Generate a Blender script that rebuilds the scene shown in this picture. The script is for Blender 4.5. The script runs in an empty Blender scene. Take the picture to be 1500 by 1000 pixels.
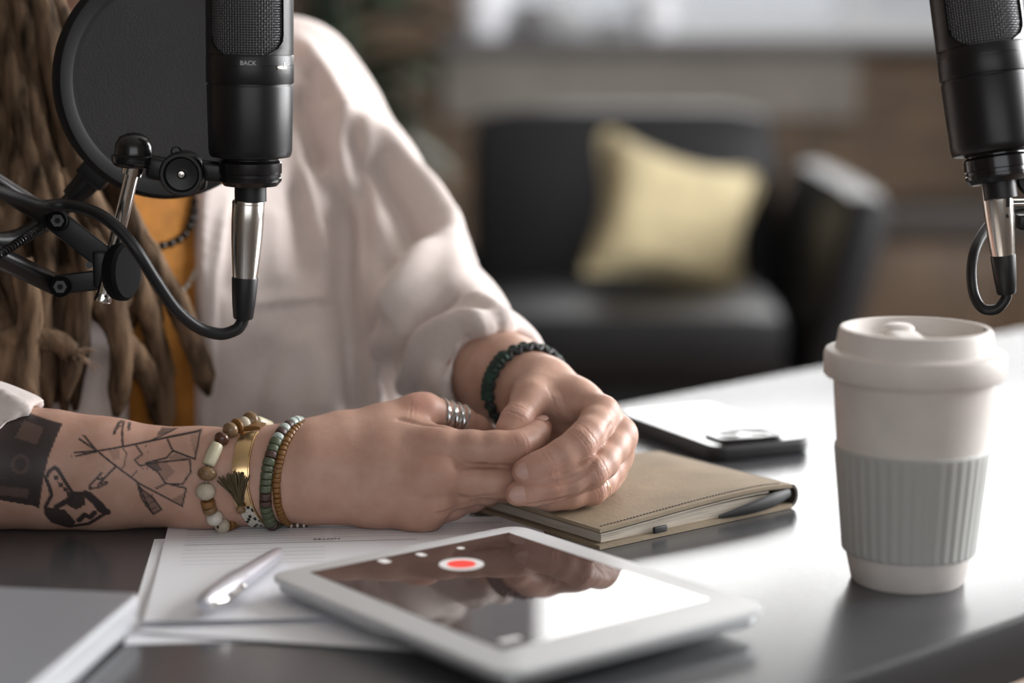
import bpy, bmesh, math, random
import numpy as np
from mathutils import Vector, Matrix

# ------------------------------------------------------------------ scene, camera, light
scn = bpy.context.scene
COL = scn.collection
PI = math.pi
CAM_H = 0.32            # camera above the table top (table top is z = 0 while building)
FPX = 3000.0            # focal length in pixels of a 1500 px wide frame
PITCH = math.atan(500.0 / FPX)
CP, SP = math.cos(PITCH), math.sin(PITCH)
TABLE_Z = 0.75          # everything is lifted by this at the end: the floor is then z = 0

cam_d = bpy.data.cameras.new('camera')
cam = bpy.data.objects.new('camera', cam_d)
COL.objects.link(cam)
cam_d.sensor_width = 36.0
cam_d.lens = FPX * 36.0 / 1500.0
cam_d.clip_start = 0.05
cam_d.clip_end = 60
cam.location = (0, 0, CAM_H)
cam.rotation_euler = (PI / 2 - PITCH, 0, 0)
cam_d.dof.use_dof = True
cam_d.dof.focus_distance = 1.230
cam_d.dof.aperture_fstop = 2.6
cam_d.dof.aperture_blades = 9
scn.camera = cam

scn.view_settings.view_transform = 'Standard'
scn.view_settings.look = 'None'
scn.view_settings.gamma = 1
scn.view_settings.use_curve_mapping = False
scn.view_settings.exposure = 0.0
scn.cycles.use_denoising = True
scn.cycles.max_bounces = 6
scn.cycles.sample_clamp_indirect = 4.0

wld = bpy.data.worlds.new('sky')
scn.world = wld
wld.use_nodes = True
wld.node_tree.nodes['Background'].inputs[0].default_value = (0.90, 0.94, 1.0, 1)
wld.node_tree.nodes['Background'].inputs[1].default_value = 0.5


def area(name, loc, target, sx, sy, power, color=(1, 1, 1)):
    d = bpy.data.lights.new(name, 'AREA')
    d.shape = 'RECTANGLE'
    d.size, d.size_y, d.energy, d.color = sx, sy, power, color
    o = bpy.data.objects.new(name, d)
    COL.objects.link(o)
    o.location = loc
    o.rotation_euler = (Vector(target) - Vector(loc)).to_track_quat('-Z', 'Y').to_euler()
    return o


# bright overcast daylight outside the back window, the side window and the windows behind the camera
area('daylight_back', (1.21, 6.75, 1.50), (1.21, 0, 1.50), 2.2, 1.75, 92, (1.0, 0.995, 0.985))
area('daylight_side', (2.95, 2.65, 1.05), (0, 2.65, 1.05), 2.9, 1.75, 310, (0.985, 0.99, 1.0))
area('daylight_front', (0.8, -3.45, 1.15), (0.8, 0, 0.9), 4.4, 1.9, 50, (0.96, 0.975, 1.0))


# ------------------------------------------------------------------ pixels to points (photo frame 1500 x 1000)
def ray(x, y):
    u = (x - 750.0) / FPX
    v = (500.0 - y) / FPX
    return np.array([u, CP + v * SP, -SP + v * CP])


def P(x, y, z=0.0):
    d = ray(x, y)
    return np.array([0, 0, CAM_H]) + d * ((z - CAM_H) / d[2])


def Q(x, y, Y):
    d = ray(x, y)
    return np.array([0, 0, CAM_H]) + d * (Y / d[1])


def mpp(Y, z=0.1):      # metres per pixel at depth Y
    return (Y * CP + (CAM_H - z) * SP) / FPX


# ------------------------------------------------------------------ materials
MATS = {}


def mat(name, col, rough=0.5, metal=0.0, spec=0.5, var=0.0, vscale=8.0, bump=0.0, bscale=60.0, coat=0.0,
        emit=None, estr=0.0, sheen=0.0, sss=0.0, stretch=None, col2=None):
    if name in MATS:
        return MATS[name]
    m = bpy.data.materials.new(name)
    m.use_nodes = True
    nt = m.node_tree
    b = nt.nodes['Principled BSDF']
    b.inputs['Base Color'].default_value = (*col, 1)
    b.inputs['Roughness'].default_value = rough
    b.inputs['Metallic'].default_value = metal
    b.inputs['Specular IOR Level'].default_value = spec
    b.inputs['Coat Weight'].default_value = coat
    b.inputs['Coat Roughness'].default_value = 0.08
    b.inputs['Sheen Weight'].default_value = sheen
    if sss:
        b.inputs['Subsurface Weight'].default_value = sss
        b.inputs['Subsurface Radius'].default_value = (0.008, 0.003, 0.0016)
        b.inputs['Subsurface Scale'].default_value = 1.0
    if emit:
        b.inputs['Emission Color'].default_value = (*emit, 1)
        b.inputs['Emission Strength'].default_value = estr
    if var or bump or col2:
        tc = nt.nodes.new('ShaderNodeTexCoord')
        src = tc.outputs['Object']
        if stretch:
            mp = nt.nodes.new('ShaderNodeMapping')
            mp.inputs['Scale'].default_value = stretch
            nt.links.new(src, mp.inputs['Vector'])
            src = mp.outputs['Vector']
        if var or col2:
            n = nt.nodes.new('ShaderNodeTexNoise')
            n.inputs['Scale'].default_value = vscale
            n.inputs['Detail'].default_value = 5
            nt.links.new(src, n.inputs['Vector'])
            r = nt.nodes.new('ShaderNodeValToRGB')
            lo = tuple(c * (1 - var) for c in col)
            hi = col2 if col2 else tuple(min(1, c * (1 + var)) for c in col)
            r.color_ramp.elements[0].position = 0.32
            r.color_ramp.elements[1].position = 0.68
            r.color_ramp.elements[0].color = (*lo, 1)
            r.color_ramp.elements[1].color = (*hi, 1)
            nt.links.new(n.outputs['Fac'], r.inputs['Fac'])
            nt.links.new(r.outputs['Color'], b.inputs['Base Color'])
        if bump:
            n2 = nt.nodes.new('ShaderNodeTexNoise')
            n2.inputs['Scale'].default_value = bscale
            n2.inputs['Detail'].default_value = 4
            nt.links.new(src, n2.inputs['Vector'])
            bp = nt.nodes.new('ShaderNodeBump')
            bp.inputs['Strength'].default_value = bump
            bp.inputs['Distance'].default_value = 0.001
            nt.links.new(n2.outputs['Fac'], bp.inputs['Height'])
            nt.links.new(bp.outputs['Normal'], b.inputs['Normal'])
    MATS[name] = m
    return m


def srgb(r, g, b):
    f = lambda c: (c / 255 / 12.92) if c <= 10 else ((c / 255 + 0.055) / 1.055) ** 2.4
    return (f(r), f(g), f(b))


# ------------------------------------------------------------------ mesh building
class MB:
    def __init__(s):
        s.v, s.f, s.n = [], [], 0

    def add(s, vs, fs):
        vs = np.asarray(vs, float).reshape(-1, 3)
        s.v.append(vs)
        s.f.extend([tuple(i + s.n for i in f) for f in fs])
        s.n += len(vs)
        return s

    def box(s, c, size, R=None, bev=0.0):
        bm = bmesh.new()
        bmesh.ops.create_cube(bm, size=1)
        for v in bm.verts:
            v.co = Vector((v.co.x * size[0], v.co.y * size[1], v.co.z * size[2]))
        if bev:
            bmesh.ops.bevel(bm, geom=list(bm.edges), offset=bev, segments=3, profile=0.5, affect='EDGES')
        return s.bm(bm, c, R)

    def bm(s, bm, c=(0, 0, 0), R=None):
        bm.verts.ensure_lookup_table()
        vs = np.array([v.co[:] for v in bm.verts])
        for i, v in enumerate(bm.verts):
            v.index = i
        fs = [[v.index for v in f.verts] for f in bm.faces]
        bm.free()
        if R is not None:
            vs = vs @ np.array(R).T
        return s.add(vs + np.array(c), fs)

    def lathe(s, prof, seg=48, o=(0, 0, 0), ax=(0, 0, 1), ref=None, rib=None, close=False):
        """prof: (radius, along axis) pairs; ax is the axis, o its origin."""
        ax = np.array(ax, float)
        ax /= np.linalg.norm(ax)
        r = np.array(ref if ref is not None else ((1, 0, 0) if abs(ax[0]) < 0.9 else (0, 1, 0)), float)
        u = r - ax * (r @ ax)
        u /= np.linalg.norm(u)
        w = np.cross(ax, u)
        vs, fs = [], []
        k = len(prof)
        for i in range(seg):
            a = 2 * PI * i / seg
            d = u * math.cos(a) + w * math.sin(a)
            for j, (rr, zz) in enumerate(prof):
                q = rr * (1 + (rib(a, j) if rib else 0))
                vs.append(np.array(o) + d * q + ax * zz)
        for i in range(seg):
            i2 = (i + 1) % seg
            for j in range(k - 1):
                fs.append((i * k + j, i2 * k + j, i2 * k + j + 1, i * k + j + 1))
            if close:
                fs.append((i * k + k - 1, i2 * k + k - 1, i2 * k, i * k))
        return s.add(vs, fs)

    def tube(s, pts, rad, seg=12, caps=True, flat=None, up=None):
        """tube along pts; rad is a number or a list; flat=(a,b) scales the two cross axes."""
        pts = np.asarray(pts, float)
        n = len(pts)
        rad = np.full(n, rad) if np.isscalar(rad) else np.asarray(rad, float)
        T = np.gradient(pts, axis=0)
        T /= np.linalg.norm(T, axis=1)[:, None] + 1e-12
        u = np.array(up if up is not None else ((0, 0, 1) if abs(T[0][2]) < 0.9 else (1, 0, 0)), float)
        vs, fs = [], []
        fa, fb = flat if flat else (1, 1)
        for i in range(n):
            u = u - T[i] * (u @ T[i])
            u /= np.linalg.norm(u) + 1e-12
            w = np.cross(T[i], u)
            for k in range(seg):
                a = 2 * PI * k / seg
                vs.append(pts[i] + rad[i] * (u * math.cos(a) * fa + w * math.sin(a) * fb))
        for i in range(n - 1):
            for k in range(seg):
                k2 = (k + 1) % seg
                fs.append((i * seg + k, i * seg + k2, (i + 1) * seg + k2, (i + 1) * seg + k))
        if caps:
            fs.append(tuple(range(seg))[::-1])
            fs.append(tuple((n - 1) * seg + k for k in range(seg)))
        return s.add(vs, fs)

    def cyl(s, a, b, r, r2=None, seg=24, bev=0.0):
        a, b = np.array(a, float), np.array(b, float)
        L = np.linalg.norm(b - a)
        r2 = r if r2 is None else r2
        if bev:
            pr = [(0, 0), (r - bev, 0), (r, bev), (r2, L - bev), (r2 - bev, L), (0, L)]
        else:
            pr = [(0, 0), (r, 0), (r2, L), (0, L)]
        return s.lathe(pr, seg, a, b - a)

    def sphere(s, c, r, seg=16, rings=10, sc=(1, 1, 1)):
        vs, fs = [], []
        for j in range(rings + 1):
            t = PI * j / rings
            for i in range(seg):
                a = 2 * PI * i / seg
                vs.append((c[0] + r * sc[0] * math.sin(t) * math.cos(a), c[1] + r * sc[1] * math.sin(t) * math.sin(a), c[2] + r * sc[2] * math.cos(t)))
        for j in range(rings):
            for i in range(seg):
                i2 = (i + 1) % seg
                fs.append((j * seg + i, (j + 1) * seg + i, (j + 1) * seg + i2, j * seg + i2))
        return s.add(vs, fs)

    def prism(s, poly, z0, z1, R=None, o=(0, 0, 0), bev=0.0, seg=2):
        """poly in xy, extruded from z0 to z1, then rotated by R and moved to o."""
        bm = bmesh.new()
        vs = [bm.verts.new((p[0], p[1], z0)) for p in poly]
        f = bm.faces.new(vs)
        ext = bmesh.ops.extrude_face_region(bm, geom=[f])
        for v in ext['geom']:
            if isinstance(v, bmesh.types.BMVert):
                v.co.z = z1
        bmesh.ops.recalc_face_normals(bm, faces=list(bm.faces))
        if bev:
            es = [e for e in bm.edges if abs(e.verts[0].co.z - e.verts[1].co.z) < 1e-7]
            bmesh.ops.bevel(bm, geom=es, offset=bev, segments=seg, profile=0.5, affect='EDGES')
        return s.bm(bm, o, R)

    def arrays(s):
        return np.concatenate(s.v), s.f


def root_loc(p):
    while p.parent is not None:
        p = p.parent
    return np.array(p.location[:])


def mesh_obj(name, vs, fs, m, parent=None, smooth=True, loc=None, angle=40):
    vs = np.asarray(vs, float)
    base = root_loc(parent) if parent is not None else (np.array(loc) if loc is not None else np.zeros(3))
    me = bpy.data.meshes.new(name)
    me.from_pydata((vs - base).tolist(), [], fs if isinstance(fs, list) else fs.tolist())
    bm = bmesh.new()
    bm.from_mesh(me)
    bmesh.ops.recalc_face_normals(bm, faces=list(bm.faces))
    bm.to_mesh(me)
    bm.free()
    if m is not None:
        me.materials.append(m)
    if smooth:
        me.polygons.foreach_set('use_smooth', [True] * len(me.polygons))
        if angle is not None:
            me.set_sharp_from_angle(angle=math.radians(angle))
    me.update()
    o = bpy.data.objects.new(name, me)
    COL.objects.link(o)
    if parent is not None:
        o.parent = parent
    elif loc is not None:
        o.location = loc
    return o


def obj(name, mb, m, parent=None, smooth=True, loc=None, angle=40, label=None):
    vs, fs = mb.arrays()
    o = mesh_obj(name, vs, fs, m, parent, smooth, loc, angle)
    if label:
        o['label'] = label
    return o


def tag(o, label, cat, group=None, kind=None):
    o['label'] = label
    o['category'] = cat
    if group:
        o['group'] = group
    if kind:
        o['kind'] = kind
    return o


def thing(name, label, cat, loc=(0, 0, 0), group=None):
    o = bpy.data.objects.new(name, None)
    o.empty_display_size = 0.02
    COL.objects.link(o)
    o.location = [float(c) for c in loc]
    return tag(o, label, cat, group)


def struct(name, mb, m, parent=None, smooth=False):
    o = obj(name, mb, m, parent, smooth)
    if parent is None:
        o['kind'] = 'structure'
    return o


def spline(pts, n=8):
    """Catmull-Rom through pts."""
    p = [np.asarray(q, float) for q in pts]
    p = [2 * p[0] - p[1]] + p + [2 * p[-1] - p[-2]]
    out = []
    for i in range(1, len(p) - 2):
        for k in range(n):
            t = k / n
            a, b, c, d = p[i - 1], p[i], p[i + 1], p[i + 2]
            out.append(0.5 * (2 * b + (c - a) * t + (2 * a - 5 * b + 4 * c - d) * t * t + (3 * b - a - 3 * c + d) * t ** 3))
    out.append(p[-2])
    return np.array(out)


def text_obj(name, txt, size, m, parent, M, extrude=0.00008):
    cu = bpy.data.curves.new(name, 'FONT')
    cu.body = txt
    cu.size = size
    cu.align_x = 'CENTER'
    cu.align_y = 'CENTER'
    cu.extrude = extrude
    cu.materials.append(m)
    tmp = bpy.data.objects.new(name, cu)
    COL.objects.link(tmp)
    dg = bpy.context.evaluated_depsgraph_get()
    me = bpy.data.meshes.new_from_object(tmp.evaluated_get(dg))
    bpy.data.objects.remove(tmp)
    if not me.materials:
        me.materials.append(m)
    o = bpy.data.objects.new(name, me)
    COL.objects.link(o)
    o.parent = parent
    M = M.copy()
    M.translation = M.translation - Vector(root_loc(parent))
    o.matrix_basis = M
    return o
# ------------------------------------------------------------------ room
FZ = -TABLE_Z
M_wall = mat('brown_plaster', (0.135, 0.098, 0.068), 0.9, var=0.35, vscale=1.6, bump=0.4, bscale=30)
M_greystrip = mat('grey_strip', (0.19, 0.175, 0.155), 0.85, var=0.15, vscale=3)
M_floor = mat('floor_wood', (0.16, 0.10, 0.06), 0.5, var=0.3, vscale=4, stretch=(1, 12, 1))
M_ceil = mat('ceiling_white', (0.55, 0.53, 0.5), 0.9)
M_side = mat('side_wall_plaster', (0.42, 0.38, 0.34), 0.9, var=0.1, vscale=2)
M_winframe = mat('window_frame_paint', (0.55, 0.56, 0.57), 0.45)
M_sill = mat('sill_dark', (0.10, 0.10, 0.105), 0.35)

XL, XR, YB, YF, ZT = -3.2, 3.4, 6.0, -3.0, 2.35


def brickwall():
    m = mat('brown_brick', (0.15, 0.10, 0.065), 0.9)
    nt = m.node_tree
    b = nt.nodes['Principled BSDF']
    tc = nt.nodes.new('ShaderNodeTexCoord')
    mp = nt.nodes.new('ShaderNodeMapping')
    mp.inputs['Rotation'].default_value = (PI / 2, 0, 0)
    nt.links.new(tc.outputs['Object'], mp.inputs['Vector'])
    br = nt.nodes.new('ShaderNodeTexBrick')
    br.inputs['Color1'].default_value = (0.155, 0.096, 0.055, 1)
    br.inputs['Color2'].default_value = (0.075, 0.053, 0.037, 1)
    br.inputs['Mortar'].default_value = (0.13, 0.11, 0.09, 1)
    br.inputs['Scale'].default_value = 4.2
    br.inputs['Mortar Size'].default_value = 0.02
    nt.links.new(mp.outputs['Vector'], br.inputs['Vector'])
    nt.links.new(br.outputs['Color'], b.inputs['Base Color'])
    bp = nt.nodes.new('ShaderNodeBump')
    bp.inputs['Distance'].default_value = 0.008
    nt.links.new(br.outputs['Fac'], bp.inputs['Height'])
    bp.invert = True
    nt.links.new(bp.outputs['Normal'], b.inputs['Normal'])
    return m


M_brick = brickwall()
struct('floor', MB().box(((XL + XR) / 2, (YB + YF) / 2, FZ - 0.05), (XR - XL + .6, YB - YF + .6, 0.1)), M_floor)
struct('ceiling', MB().box(((XL + XR) / 2, (YB + YF) / 2, ZT + 0.05), (XR - XL + .6, YB - YF + .6, 0.1)), M_ceil)


def wall_with_hole(axis, pos, thick, a0, a1, h):
    """boxes around one opening h=(a,b,z0,z1); axis 'y' is a wall across y, 'x' a wall across x."""
    mb = MB()
    ha, hb, hz0, hz1 = h
    def bx(p0, p1, z0, z1):
        c, s = (p0 + p1) / 2, p1 - p0
        if s <= 0 or z1 <= z0:
            return
        if axis == 'y':
            mb.box((c, pos, (z0 + z1) / 2), (s, thick, z1 - z0))
        else:
            mb.box((pos, c, (z0 + z1) / 2), (thick, s, z1 - z0))
    bx(a0, ha, FZ, ZT)
    bx(hb, a1, FZ, ZT)
    bx(ha, hb, FZ, hz0)
    bx(ha, hb, hz1, ZT)
    return mb


WX0, WX1, WZ0, WZ1 = -0.16, 2.25, 0.215, 2.05
struct('wall_back', wall_with_hole('y', YB + 0.15, 0.3, XL - .3, XR + .3, (WX0, WX1, WZ0, WZ1)), M_brick)
struct('wall_left', MB().box((XL - 0.15, (YB + YF) / 2, (FZ + ZT) / 2), (0.3, YB - YF, ZT - FZ)), M_wall)
struct('wall_right', wall_with_hole('x', XR + .15 - 1.0, 0.3, YF, YB, (1.2, 4.1, 0.15, 1.9)), M_side)
struct('wall_front', wall_with_hole('y', YF - 0.15, 0.3, XL - .3, XR + .3, (-1.4, 3.0, 0.2, 2.1)), M_side)
# grey strip on the wall below the back window, dark sill on top of it
struct('trim_1', MB().box((0.40, YB - 0.02, 0.09), (1.20, 0.04, 0.22), bev=0.006), M_greystrip)
struct('trim_2', MB().box(((WX0 + WX1) / 2, YB + 0.06, WZ0 - 0.015), (WX1 - WX0 + 0.1, 0.36, 0.03), bev=0.004), M_sill)
glass = bpy.data.materials.new('window_glass')
glass.use_nodes = True
nt = glass.node_tree
nt.nodes.remove(nt.nodes['Principled BSDF'])
tr, gl, mx = nt.nodes.new('ShaderNodeBsdfTransparent'), nt.nodes.new('ShaderNodeBsdfGlossy'), nt.nodes.new('ShaderNodeMixShader')
gl.inputs['Roughness'].default_value = 0.02
mx.inputs[0].default_value = 0.06
nt.links.new(tr.outputs[0], mx.inputs[1])
nt.links.new(gl.outputs[0], mx.inputs[2])
nt.links.new(mx.outputs[0], nt.nodes['Material Output'].inputs['Surface'])


def window(name, x0, x1, n):
    w = bpy.data.objects.new(name, None)
    COL.objects.link(w)
    w['kind'] = 'structure'
    mb = MB()
    t = 0.05
    yy = YB + 0.22
    mb.box(((x0 + x1) / 2, yy, WZ0 + t / 2), (x1 - x0, 0.06, t))
    mb.box(((x0 + x1) / 2, yy, WZ1 - t / 2), (x1 - x0, 0.06, t))
    for k in range(n + 1):
        mb.box((x0 + t / 2 + (x1 - x0 - t) * k / n, yy, (WZ0 + WZ1) / 2), (t, 0.06, WZ1 - WZ0 - 2 * t))
    obj('window_frame', mb, M_winframe, w, smooth=False)
    for k in range(n):
        a = x0 + t + (x1 - x0 - t) * k / n
        b = x0 + (x1 - x0 - t) * (k + 1) / n
        obj('pane', MB().box(((a + b) / 2, yy, (WZ0 + WZ1) / 2), (b - a, 0.006, WZ1 - WZ0 - 2 * t)), glass, w, smooth=False)


window('window_1', WX0, WX1, 2)

# things on the sill
M_whitecer = mat('white_ceramic', (0.75, 0.76, 0.80), 0.3)
M_greycer = mat('grey_ceramic', (0.3, 0.3, 0.31), 0.4)


def sill_pot(px, r, hgt, m, label, name, cat):
    c = Q(px, 50, YB + 0.02)
    c[2] = WZ0
    t = thing(name, label, cat, c)
    mb = MB().lathe([(0, 0), (r * .7, 0), (r * .95, hgt * .45), (r, hgt * .8), (r * .85, hgt), (r * .75, hgt), (r * .8, hgt * .7), (0, hgt * .6)], 32, c)
    obj('vessel', mb, m, t)
    obj('rim', MB().tube([(c[0] + r * .82 * math.cos(a), c[1] + r * .82 * math.sin(a), c[2] + hgt) for a in np.linspace(0, 2 * PI, 25)], r * .08, 6), m, t)


sill_pot(708, 0.075, 0.16, M_whitecer, 'white ceramic vase, leftmost on the window sill', 'vase', 'vase')
sill_pot(800, 0.10, 0.09, M_greycer, 'low grey ceramic bowl on the window sill beside the white vase', 'bowl', 'bowl')
sill_pot(960, 0.06, 0.12, M_whitecer, 'white ceramic jar on the sill above the middle of the armchair', 'jar', 'jar')

# low sideboard at the right end of the back wall
M_wood = mat('brown_wood', (0.105, 0.066, 0.038), 0.55, var=0.3, vscale=3, stretch=(6, 1, 1))
M_darkwood = mat('dark_wood', (0.035, 0.028, 0.024), 0.5)
sc = Q(1390, 480, 5.65)
sb = thing('sideboard', 'low brown wooden sideboard with a dark top against the back wall', 'sideboard', (sc[0], 5.7, FZ))
SX0, SX1 = Q(1205, 300, 5.5)[0], 2.3
obj('body', MB().box(((SX0 + SX1) / 2, 5.72, FZ + 0.24), (SX1 - SX0, 0.45, 0.40), bev=0.005), M_wood, sb)
obj('top', MB().box(((SX0 + SX1) / 2, 5.70, FZ + 0.475), (SX1 - SX0 + 0.04, 0.5, 0.07), bev=0.006), M_darkwood, sb)
for k in range(3):
    a = SX0 + 0.02 + (SX1 - SX0 - 0.04) * k / 3
    b = SX0 + 0.02 + (SX1 - SX0 - 0.04) * (k + 1) / 3
    d = obj('door', MB().box(((a + b) / 2, 5.485, FZ + 0.24), (b - a - 0.012, 0.02, 0.36), bev=0.003), M_wood, sb)
    obj('handle', MB().cyl((b - 0.05, 5.47, FZ + 0.3), (b - 0.05, 5.455, FZ + 0.3), 0.012), M_darkwood, d)
for sx in (SX0 + .06, SX1 - .06):
    for sy in (5.55, 5.88):
        obj('leg', MB().cyl((sx, sy, FZ), (sx, sy, FZ + 0.05), 0.02), M_darkwood, sb)

# ------------------------------------------------------------------ armchair with cushion
M_leather = mat('black_leather', (0.007, 0.007, 0.008), 0.45, spec=0.3, bump=0.2, bscale=40)
M_chairleg = mat('pale_wood', (0.35, 0.24, 0.16), 0.5)
AX0, AX1 = Q(662, 400, 4.0)[0], Q(1228, 300, 4.0)[0]
AC = (AX0 + AX1) / 2
AW = AX1 - AX0
ch = thing('armchair', 'black leather armchair standing by the back wall under the window', 'armchair', (AC, 4.0, FZ))


def soft_box(c, size, bev, seg=5, R=None, puff=0.0):
    bm = bmesh.new()
    bmesh.ops.create_cube(bm, size=1)
    bmesh.ops.subdivide_edges(bm, edges=list(bm.edges), cuts=5, use_grid_fill=True)
    for v in bm.verts:
        x, y, z = v.co
        pf = 1 + puff * (1 - 4 * x * x) * (1 - 4 * y * y)
        v.co = Vector((x * size[0], y * size[1], z * size[2] * pf))
    mb = MB()
    vs = np.array([v.co[:] for v in bm.verts])
    half = np.array(size) / 2
    core = np.clip(vs, -(half - bev), half - bev)
    d = vs - core
    n = np.linalg.norm(d, axis=1)
    k = n > bev
    d[k] *= (bev / n[k])[:, None]
    vs = core + d
    for v, q in zip(bm.verts, vs):
        v.co = Vector(q)
    return mb.bm(bm, c, R)


def rotx(a):
    return np.array(Matrix.Rotation(a, 3, 'X'))


def roty(a):
    return np.array(Matrix.Rotation(a, 3, 'Y'))


def rotz(a):
    return np.array(Matrix.Rotation(a, 3, 'Z'))


obj('seat_base', soft_box((AC - .02, 4.05, FZ + 0.265), (AW - 0.02, 0.70, 0.23), 0.03), M_leather, ch)
obj('seat_cushion', soft_box((AC - 0.05, 3.98, FZ + 0.445), (AW - 0.16, 0.66, 0.15), 0.05), M_leather, ch)
obj('backrest', soft_box((AC - 0.02, 4.40, FZ + 0.585), (AW - 0.10, 0.16, 0.52), 0.06, R=rotx(-0.16)), M_leather, ch)
obj('armrest', soft_box((AX1 - 0.055, 4.06, FZ + 0.43), (0.11, 0.78, 0.62), 0.05, R=roty(0.22)), M_leather, ch)
obj('armrest', soft_box((AX0 - 0.01, 4.10, FZ + 0.36), (0.10, 0.72, 0.40), 0.045), M_leather, ch)
for sx in (AX0 + 0.06, AX1 - 0.18):
    for sy in (3.76, 4.36):
        obj('leg', MB().cyl((sx, sy, FZ), (sx, sy, FZ + 0.16), 0.018, 0.026), M_chairleg, ch)

# pillow: square, corners pinched, leaning in the corner of back and right arm
M_pillow = mat('mustard_linen', (0.36, 0.30, 0.175), 0.9, var=0.15, vscale=20, sheen=0.2)
pc = Q(984, 326, 4.0)
pl = thing('throw_pillow', 'pale mustard square cushion leaning on the right arm of the black armchair', 'cushion', pc)


def pillow(c, s, th, R):
    n = 17
    vs, fs = [], []
    for side in (1, -1):
        for i in range(n):
            for j in range(n):
                u, v = 2 * i / (n - 1) - 1, 2 * j / (n - 1) - 1
                e = (1 - u ** 4) * (1 - v ** 4)
                k = 1 - 0.26 * (1 - abs(u) ** 1.5) * abs(v) ** 3
                l = 1 - 0.14 * (1 - abs(v) ** 1.5) * abs(u) ** 3
                vs.append((u * s * l, side * th * max(e, 0) ** 0.55, v * s * k))
    for q in range(2):
        for i in range(n - 1):
            for j in range(n - 1):
                a = q * n * n + i * n + j
                fs.append((a, a + 1, a + n + 1, a + n))
    return MB().add(np.array(vs) @ np.array(R).T + np.array(c), fs)


RP = rotz(0.34) @ rotx(-0.56) @ roty(0.34)
obj('cover', pillow(pc, 0.163, 0.06, RP), M_pillow, pl)
e = [np.array(RP) @ np.array((x, 0, z)) * .93 + pc for x, z in ((-.172, -.172), (0, -.130), (.172, -.172), (.150, 0), (.172, .172), (0, .130), (-.172, .172), (-.150, 0), (-.172, -.172))]
obj('piping', MB().tube(spline(e, 6), 0.004, 6), M_pillow, pl)

# ------------------------------------------------------------------ leafy plant on a stand behind the person
M_leaf = mat('dark_leaf', (0.035, 0.065, 0.035), 0.5, var=0.4, vscale=10)
M_pot = mat('dark_pot', (0.05, 0.045, 0.045), 0.5)
pp = Q(500, 100, 5.0)
plant = thing('potted_plant', 'dark green leafy plant in a tall dark pot behind the person', 'plant', (pp[0], 5.0, FZ))
obj('pot', MB().lathe([(0, 0), (0.13, 0), (0.17, 0.5), (0.175, 0.62), (0.155, 0.62), (0.15, 0.5), (0, 0.5)], 40, (pp[0], 5.0, FZ)), M_pot, plant)
rng = random.Random(4)
leaf_mesh = None
obj('stem', MB().tube([(pp[0], 5.0, FZ + 0.5), (pp[0] + .02, 5.0, 0.0), (pp[0], 5.02, 0.35)], 0.012, 8), M_leaf, plant)


def leaf(c, d, L, W):
    d = np.array(d) / np.linalg.norm(d)
    s = np.cross(d, (0, 0, 1.0))
    s /= np.linalg.norm(s) + 1e-9
    n = np.cross(s, d)
    vs, fs = [], []
    for i in range(7):
        t = i / 6
        w = W * math.sin(PI * min(1, t * 0.97 + 0.03)) ** 0.8
        cc = np.array(c) + d * L * t - np.array((0, 0, 1)) * L * 0.35 * t * t
        vs += [cc - s * w + n * w * .3, cc, cc + s * w + n * w * .3]
    for i in range(6):
        a = i * 3
        fs += [(a, a + 1, a + 4, a + 3), (a + 1, a + 2, a + 5, a + 4)]
    return MB().add(vs, fs)


for k in range(90):
    a = rng.uniform(0, 2 * PI)
    z = rng.uniform(-0.10, 0.50)
    c = (pp[0] + 0.03 * math.cos(a), 5.0 + 0.03 * math.sin(a), z)
    obj('leaf', leaf(c, (math.cos(a), math.sin(a), rng.uniform(-.1, .9)), rng.uniform(.16, .3), rng.uniform(.035, .06)), M_leaf, plant)
# ------------------------------------------------------------------ table
M_table = mat('dark_grey_laminate', (0.062, 0.064, 0.070), 0.26, spec=0.85, bump=0.03, bscale=400)
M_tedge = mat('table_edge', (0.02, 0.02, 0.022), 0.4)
F1, F2, N1, N2 = P(930, 590), P(1500, 478), P(1215, 1000), P(1500, 905)
ed = (F2 - F1) / np.linalg.norm(F2 - F1) + (N2 - N1) / np.linalg.norm(N2 - N1)
ed /= np.linalg.norm(ed)                       # along the table
en = np.array((-ed[1], ed[0], 0))              # across, towards the person
Fm, Nm = (F1 + F2) / 2, (N1 + N2) / 2
wd = float((Fm - Nm) @ en)
far0 = Nm + en * wd
tt = thing('table', 'dark grey table with a satin top reflecting the window', 'table', (Nm + en * wd / 2)[:2].tolist() + [FZ])
tp = [Nm + ed * -1.25, Nm + ed * 1.15, far0 + ed * 1.05, far0 + ed * -1.35]
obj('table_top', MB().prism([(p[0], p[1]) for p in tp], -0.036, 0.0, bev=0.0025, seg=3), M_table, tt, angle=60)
for o_ in tt.children:                         # sides and underside darker than the top
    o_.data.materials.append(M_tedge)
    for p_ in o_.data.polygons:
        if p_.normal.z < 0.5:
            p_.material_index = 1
for s1, a in ((0.12, -1.05), (0.12, 0.9), (wd - 0.12, -1.05), (wd - 0.12, 0.9)):
    c = Nm + en * s1 + ed * a
    obj('leg', MB().box((c[0], c[1], (FZ - 0.036) / 2), (0.05, 0.05, -FZ - 0.036), R=None, bev=0.003), M_tedge, tt)
for s1 in (0.12, wd - 0.12):
    c = Nm + en * s1 + ed * -0.07
    obj('rail', MB().box((c[0], c[1], -0.06), (1.9, 0.02, 0.05), R=rotz(math.atan2(ed[1], ed[0])), bev=0.002), M_tedge, tt)

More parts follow.
